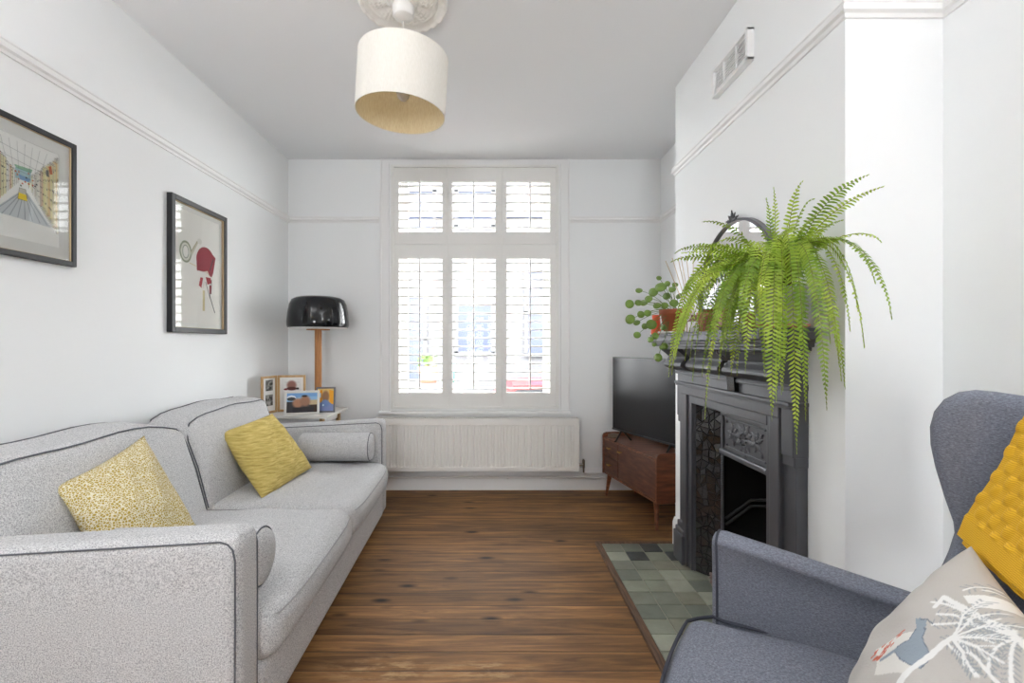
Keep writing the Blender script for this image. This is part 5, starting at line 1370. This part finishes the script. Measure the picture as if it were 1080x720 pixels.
o = tw.build('throw_blanket', M['throw'], loc=pos); tag(o, 'mustard yellow basket-weave knitted throw hanging over the grey armchair back', 'blanket')
# second folded layer peeking below the hem
# ================================================================== PRINTED CUSHION ON THE ARMCHAIR
pc = [Vector((-.425, -.225, .815)), Vector((-.405, -.585, .80)), Vector((-.20, -.600, .455)), Vector((-.235, -.275, .485))]
# plane mapping of the printed cloth onto the square cushion, used to lay the drawing out
_rows = []
for (u_, v_), p_ in zip(((0, 0), (1, 0), (1, 1), (0, 1)), pc):
    w_ = AM @ p_; x_, y_ = 520+F*w_.x/w_.y, 363+F*(CZ-w_.z)/w_.y
    _rows += [[u_, v_, 1, 0, 0, 0, -u_*x_, -v_*x_, -x_], [0, 0, 0, u_, v_, 1, -u_*y_, -v_*y_, -y_]]
HI = np.linalg.inv(np.linalg.svd(np.array(_rows, float))[2][-1].reshape(3, 3))
def cv_forest():
    c = Canvas(400, 400, (196, 192, 187)); W_ = (238, 238, 236); G = (150, 158, 164); r = random.Random(8)
    # u to the right, v down; u=0 is the far edge
    def tree(cx, cy, a, L_, n_, spread, wd):
        for k in range(n_):
            aa = a+spread*(k/(n_-1)-.5); ll = L_*r.uniform(.8, 1.1); mid = (cx+math.cos(aa)*ll*.5+r.uniform(-.02, .02), cy+math.sin(aa)*ll*.5); e = (cx+math.cos(aa+.12)*ll, cy+math.sin(aa+.12)*ll)
            for q in range(9):
                t = .25+.08*q; px_, py_ = cx+(e[0]-cx)*t, cy+(e[1]-cy)*t
                for s_ in (-1, 1): c.line([(px_, py_), (px_+math.cos(aa+s_*.9)*.028, py_+math.sin(aa+s_*.9)*.028)], 2.2, G, .75)
            c.line([(cx, cy), mid], wd, W_); c.line([mid, e], wd*.6, W_)
            for s_ in (-1, 1): c.line([mid, (mid[0]+math.cos(aa+s_*.5)*ll*.3, mid[1]+math.sin(aa+s_*.5)*ll*.3)], wd*.45, W_)
    def q(x, y):
        w_ = HI @ np.array([942+x/2.25, 418+y/2.25, 1.0]); return (w_[0]/w_[2], w_[1]/w_[2])
    def Q(*p): return [q(*t) for t in p]
    def curve(p, wd, col=W_): c.line(Q(*p), wd, col)
    def twig(p):
        for (x0, y0), (x1, y1) in zip(p[:-1], p[1:]):
            n_ = max(1, int(math.hypot(x1-x0, y1-y0)/11))
            for k in range(n_):
                t = k/n_; x, y = x0+(x1-x0)*t, y0+(y1-y0)*t; a = math.atan2(y1-y0, x1-x0)
                for s_ in (-1, 1): c.line(Q((x, y), (x+16*math.cos(a+s_*.9), y+16*math.sin(a+s_*.9))), 2.0, G, .8)
    br = [[(345, 597), (300, 570), (255, 556), (215, 545), (185, 548)], [(345, 597), (310, 610), (270, 622), (235, 640), (215, 655)], [(345, 597), (318, 640), (300, 680), (290, 715)], [(345, 597), (340, 640), (330, 690), (318, 730)], [(345, 597), (370, 640), (392, 690), (410, 730)],
          [(345, 597), (375, 615), (410, 640)], [(345, 597), (380, 602), (430, 612)], [(200, 580), (230, 572), (262, 575), (280, 590)], [(190, 610), (240, 592), (300, 588), (345, 597)], [(225, 660), (250, 690), (270, 730)], [(250, 650), (280, 690), (300, 740)], [(290, 430), (270, 445), (250, 470), (238, 490)], [(315, 425), (285, 450), (262, 470)]]
    for p in br: twig(p)
    for p in br: curve(p, 4.5)
    c.poly(Q((240, 508), (300, 462), (318, 425), (335, 425), (352, 462), (400, 470), (396, 482), (340, 492), (290, 522), (265, 540)), W_)
    curve([(195, 560), (205, 525), (250, 545), (300, 570), (345, 597)], 9); curve([(345, 597), (335, 575), (300, 562)], 5); curve([(345, 550), (375, 545), (405, 525)], 6)
    c.poly(Q((372, 505), (395, 500), (425, 508), (420, 520), (390, 518)), (208, 158, 60)); c.poly(Q((388, 508), (405, 508), (405, 516), (390, 516)), (170, 184, 194))
    for k in range(6): curve([(392+3*k, 565+2*k), (400+2*k, 582)], 2.5, (206, 92, 76))
    c.poly(Q((60, 690), (130, 650), (160, 640), (165, 700), (150, 760), (60, 760)), (228, 226, 220))
    b_ = (150, 162, 174); o_ = (104, 116, 130)
    body = [(150, 668), (160, 630), (170, 618), (178, 628), (175, 655), (186, 690), (184, 716), (170, 740), (150, 735), (128, 722), (112, 700), (118, 690)]
    c.poly(Q(*body), b_); c.line(Q(*(body+[body[0]])), 1.6, o_); c.poly(Q((160, 632), (158, 606), (168, 600), (180, 604), (178, 622)), b_); curve([(168, 604), (182, 600), (190, 608)], 2.2, o_); curve([(118, 694), (96, 704), (70, 716)], 6, b_)
    for k in range(26): x_, y_ = r.uniform(45, 125), 0; y_ = 720-(x_-45)*.8+r.uniform(-14, 10); curve([(x_, y_), (x_+9, y_-8)], 3, (206, 108, 88))
    tree(.72, .20, -1.2, .22, 6, 2.4, 5); tree(.80, .72, 1.2, .25, 6, 3.0, 5); c.line([(.72, .20), (.76, .45), (.80, .72), (.78, 1)], 12, W_)
    return c
pc = [Vector((-.425, -.225, .815)), Vector((-.405, -.585, .80)), Vector((-.20, -.600, .455)), Vector((-.235, -.275, .485))]
# order: far-top, near-top, near-bottom, far-bottom -> pillow(A,B,C,D)
t_ = pillow('throw_pillow', 'pale grey cushion printed with white trees and a grey deer, on the armchair', [AM @ p_ for p_ in pc], .15, M['printcloth'], 6, n=230, pinch=.05, paint=cv_forest(), wr=.002, hard=.5)

# ================================================================== LIGHT, CAMERA
def add_fill_lamp(x, y, lab):  # lamp added out of view to bounce fill light off the ceiling
    t = thing('fill_lamp', lab, 'lamp', (x, y, 0), 0, 'added fill lamps out of view')
    m = MB(); m.lathe([(0, 0), (.14, 0), (.14, .02), (.02, .03), (0, .03)], 32, c=(x, y, 0)); m.build('base', M['chrome'], t)
    m = MB(); m.tube([(x, y, .02), (x, y, 1.70)], .012, 10); m.build('pole', M['chrome'], t)
    m = MB(); m.lathe([(0, 1.69), (.04, 1.69), (.12, 1.76), (.17, 1.84), (.168, 1.84), (.118, 1.765), (.04, 1.70), (0, 1.70)], 32, c=(x, y, 0)); m.build('bowl', M['trim'], t)
    l = bpy.data.lights.new('fill_light', 'AREA'); l.shape = 'DISK'; l.size = .28; l.energy = FILL_ENERGY; l.color = (1, .995, .99)
    o = bpy.data.objects.new('fill_light', l); C.objects.link(o); o.location = (x, y, 1.80); o.rotation_euler = (PI, 0, 0)
FILL_ENERGY = 14
add_fill_lamp(-1.35, .15, 'unseen bowl lamp added for fill light by the left wall, just behind the sofa end')
add_fill_lamp(1.12, -.25, 'unseen bowl lamp added for fill light by the right wall, behind the armchair')
wld = bpy.data.worlds.new('daylight'); bpy.context.scene.world = wld; wld.use_nodes = True
bg = wld.node_tree.nodes['Background']; bg.inputs[0].default_value = (.97, .985, 1.0, 1); bg.inputs[1].default_value = 8.0
def portal(loc, rot, sx_, sy_):
    l = bpy.data.lights.new('daylight_portal', 'AREA'); l.shape = 'RECTANGLE'; l.size = sx_; l.size_y = sy_; l.energy = 1
    l.cycles.is_portal = True
    o = bpy.data.objects.new('daylight_portal', l); C.objects.link(o); o.location = loc; o.rotation_euler = rot
portal(((WX0+WX1)/2, YB+.255, (WZ0+WZ1)/2), (-PI/2, 0, 0), WX1-WX0, WZ1-WZ0)
portal(((RX0+RX1)/2, YR-.205, RZ1/2), (PI/2, 0, 0), RX1-RX0, RZ1)
cam = bpy.data.cameras.new('camera'); co = bpy.data.objects.new('camera', cam); C.objects.link(co)
co.location = (0, 0, CZ); co.rotation_euler = (PI/2, 0, 0); cam.sensor_width = 36; cam.lens = 36*F/1080
cam.shift_x = 20/1080; cam.shift_y = 3/1080; cam.clip_start = .02
sc_ = bpy.context.scene; sc_.camera = co
sc_.view_settings.view_transform = 'Standard'; sc_.view_settings.look = 'None'; sc_.view_settings.gamma = 1; sc_.view_settings.exposure = 1.34
sc_.view_settings.use_curve_mapping = False
sc_.cycles.max_bounces = 12; sc_.cycles.diffuse_bounces = 8; sc_.cycles.transparent_max_bounces = 24
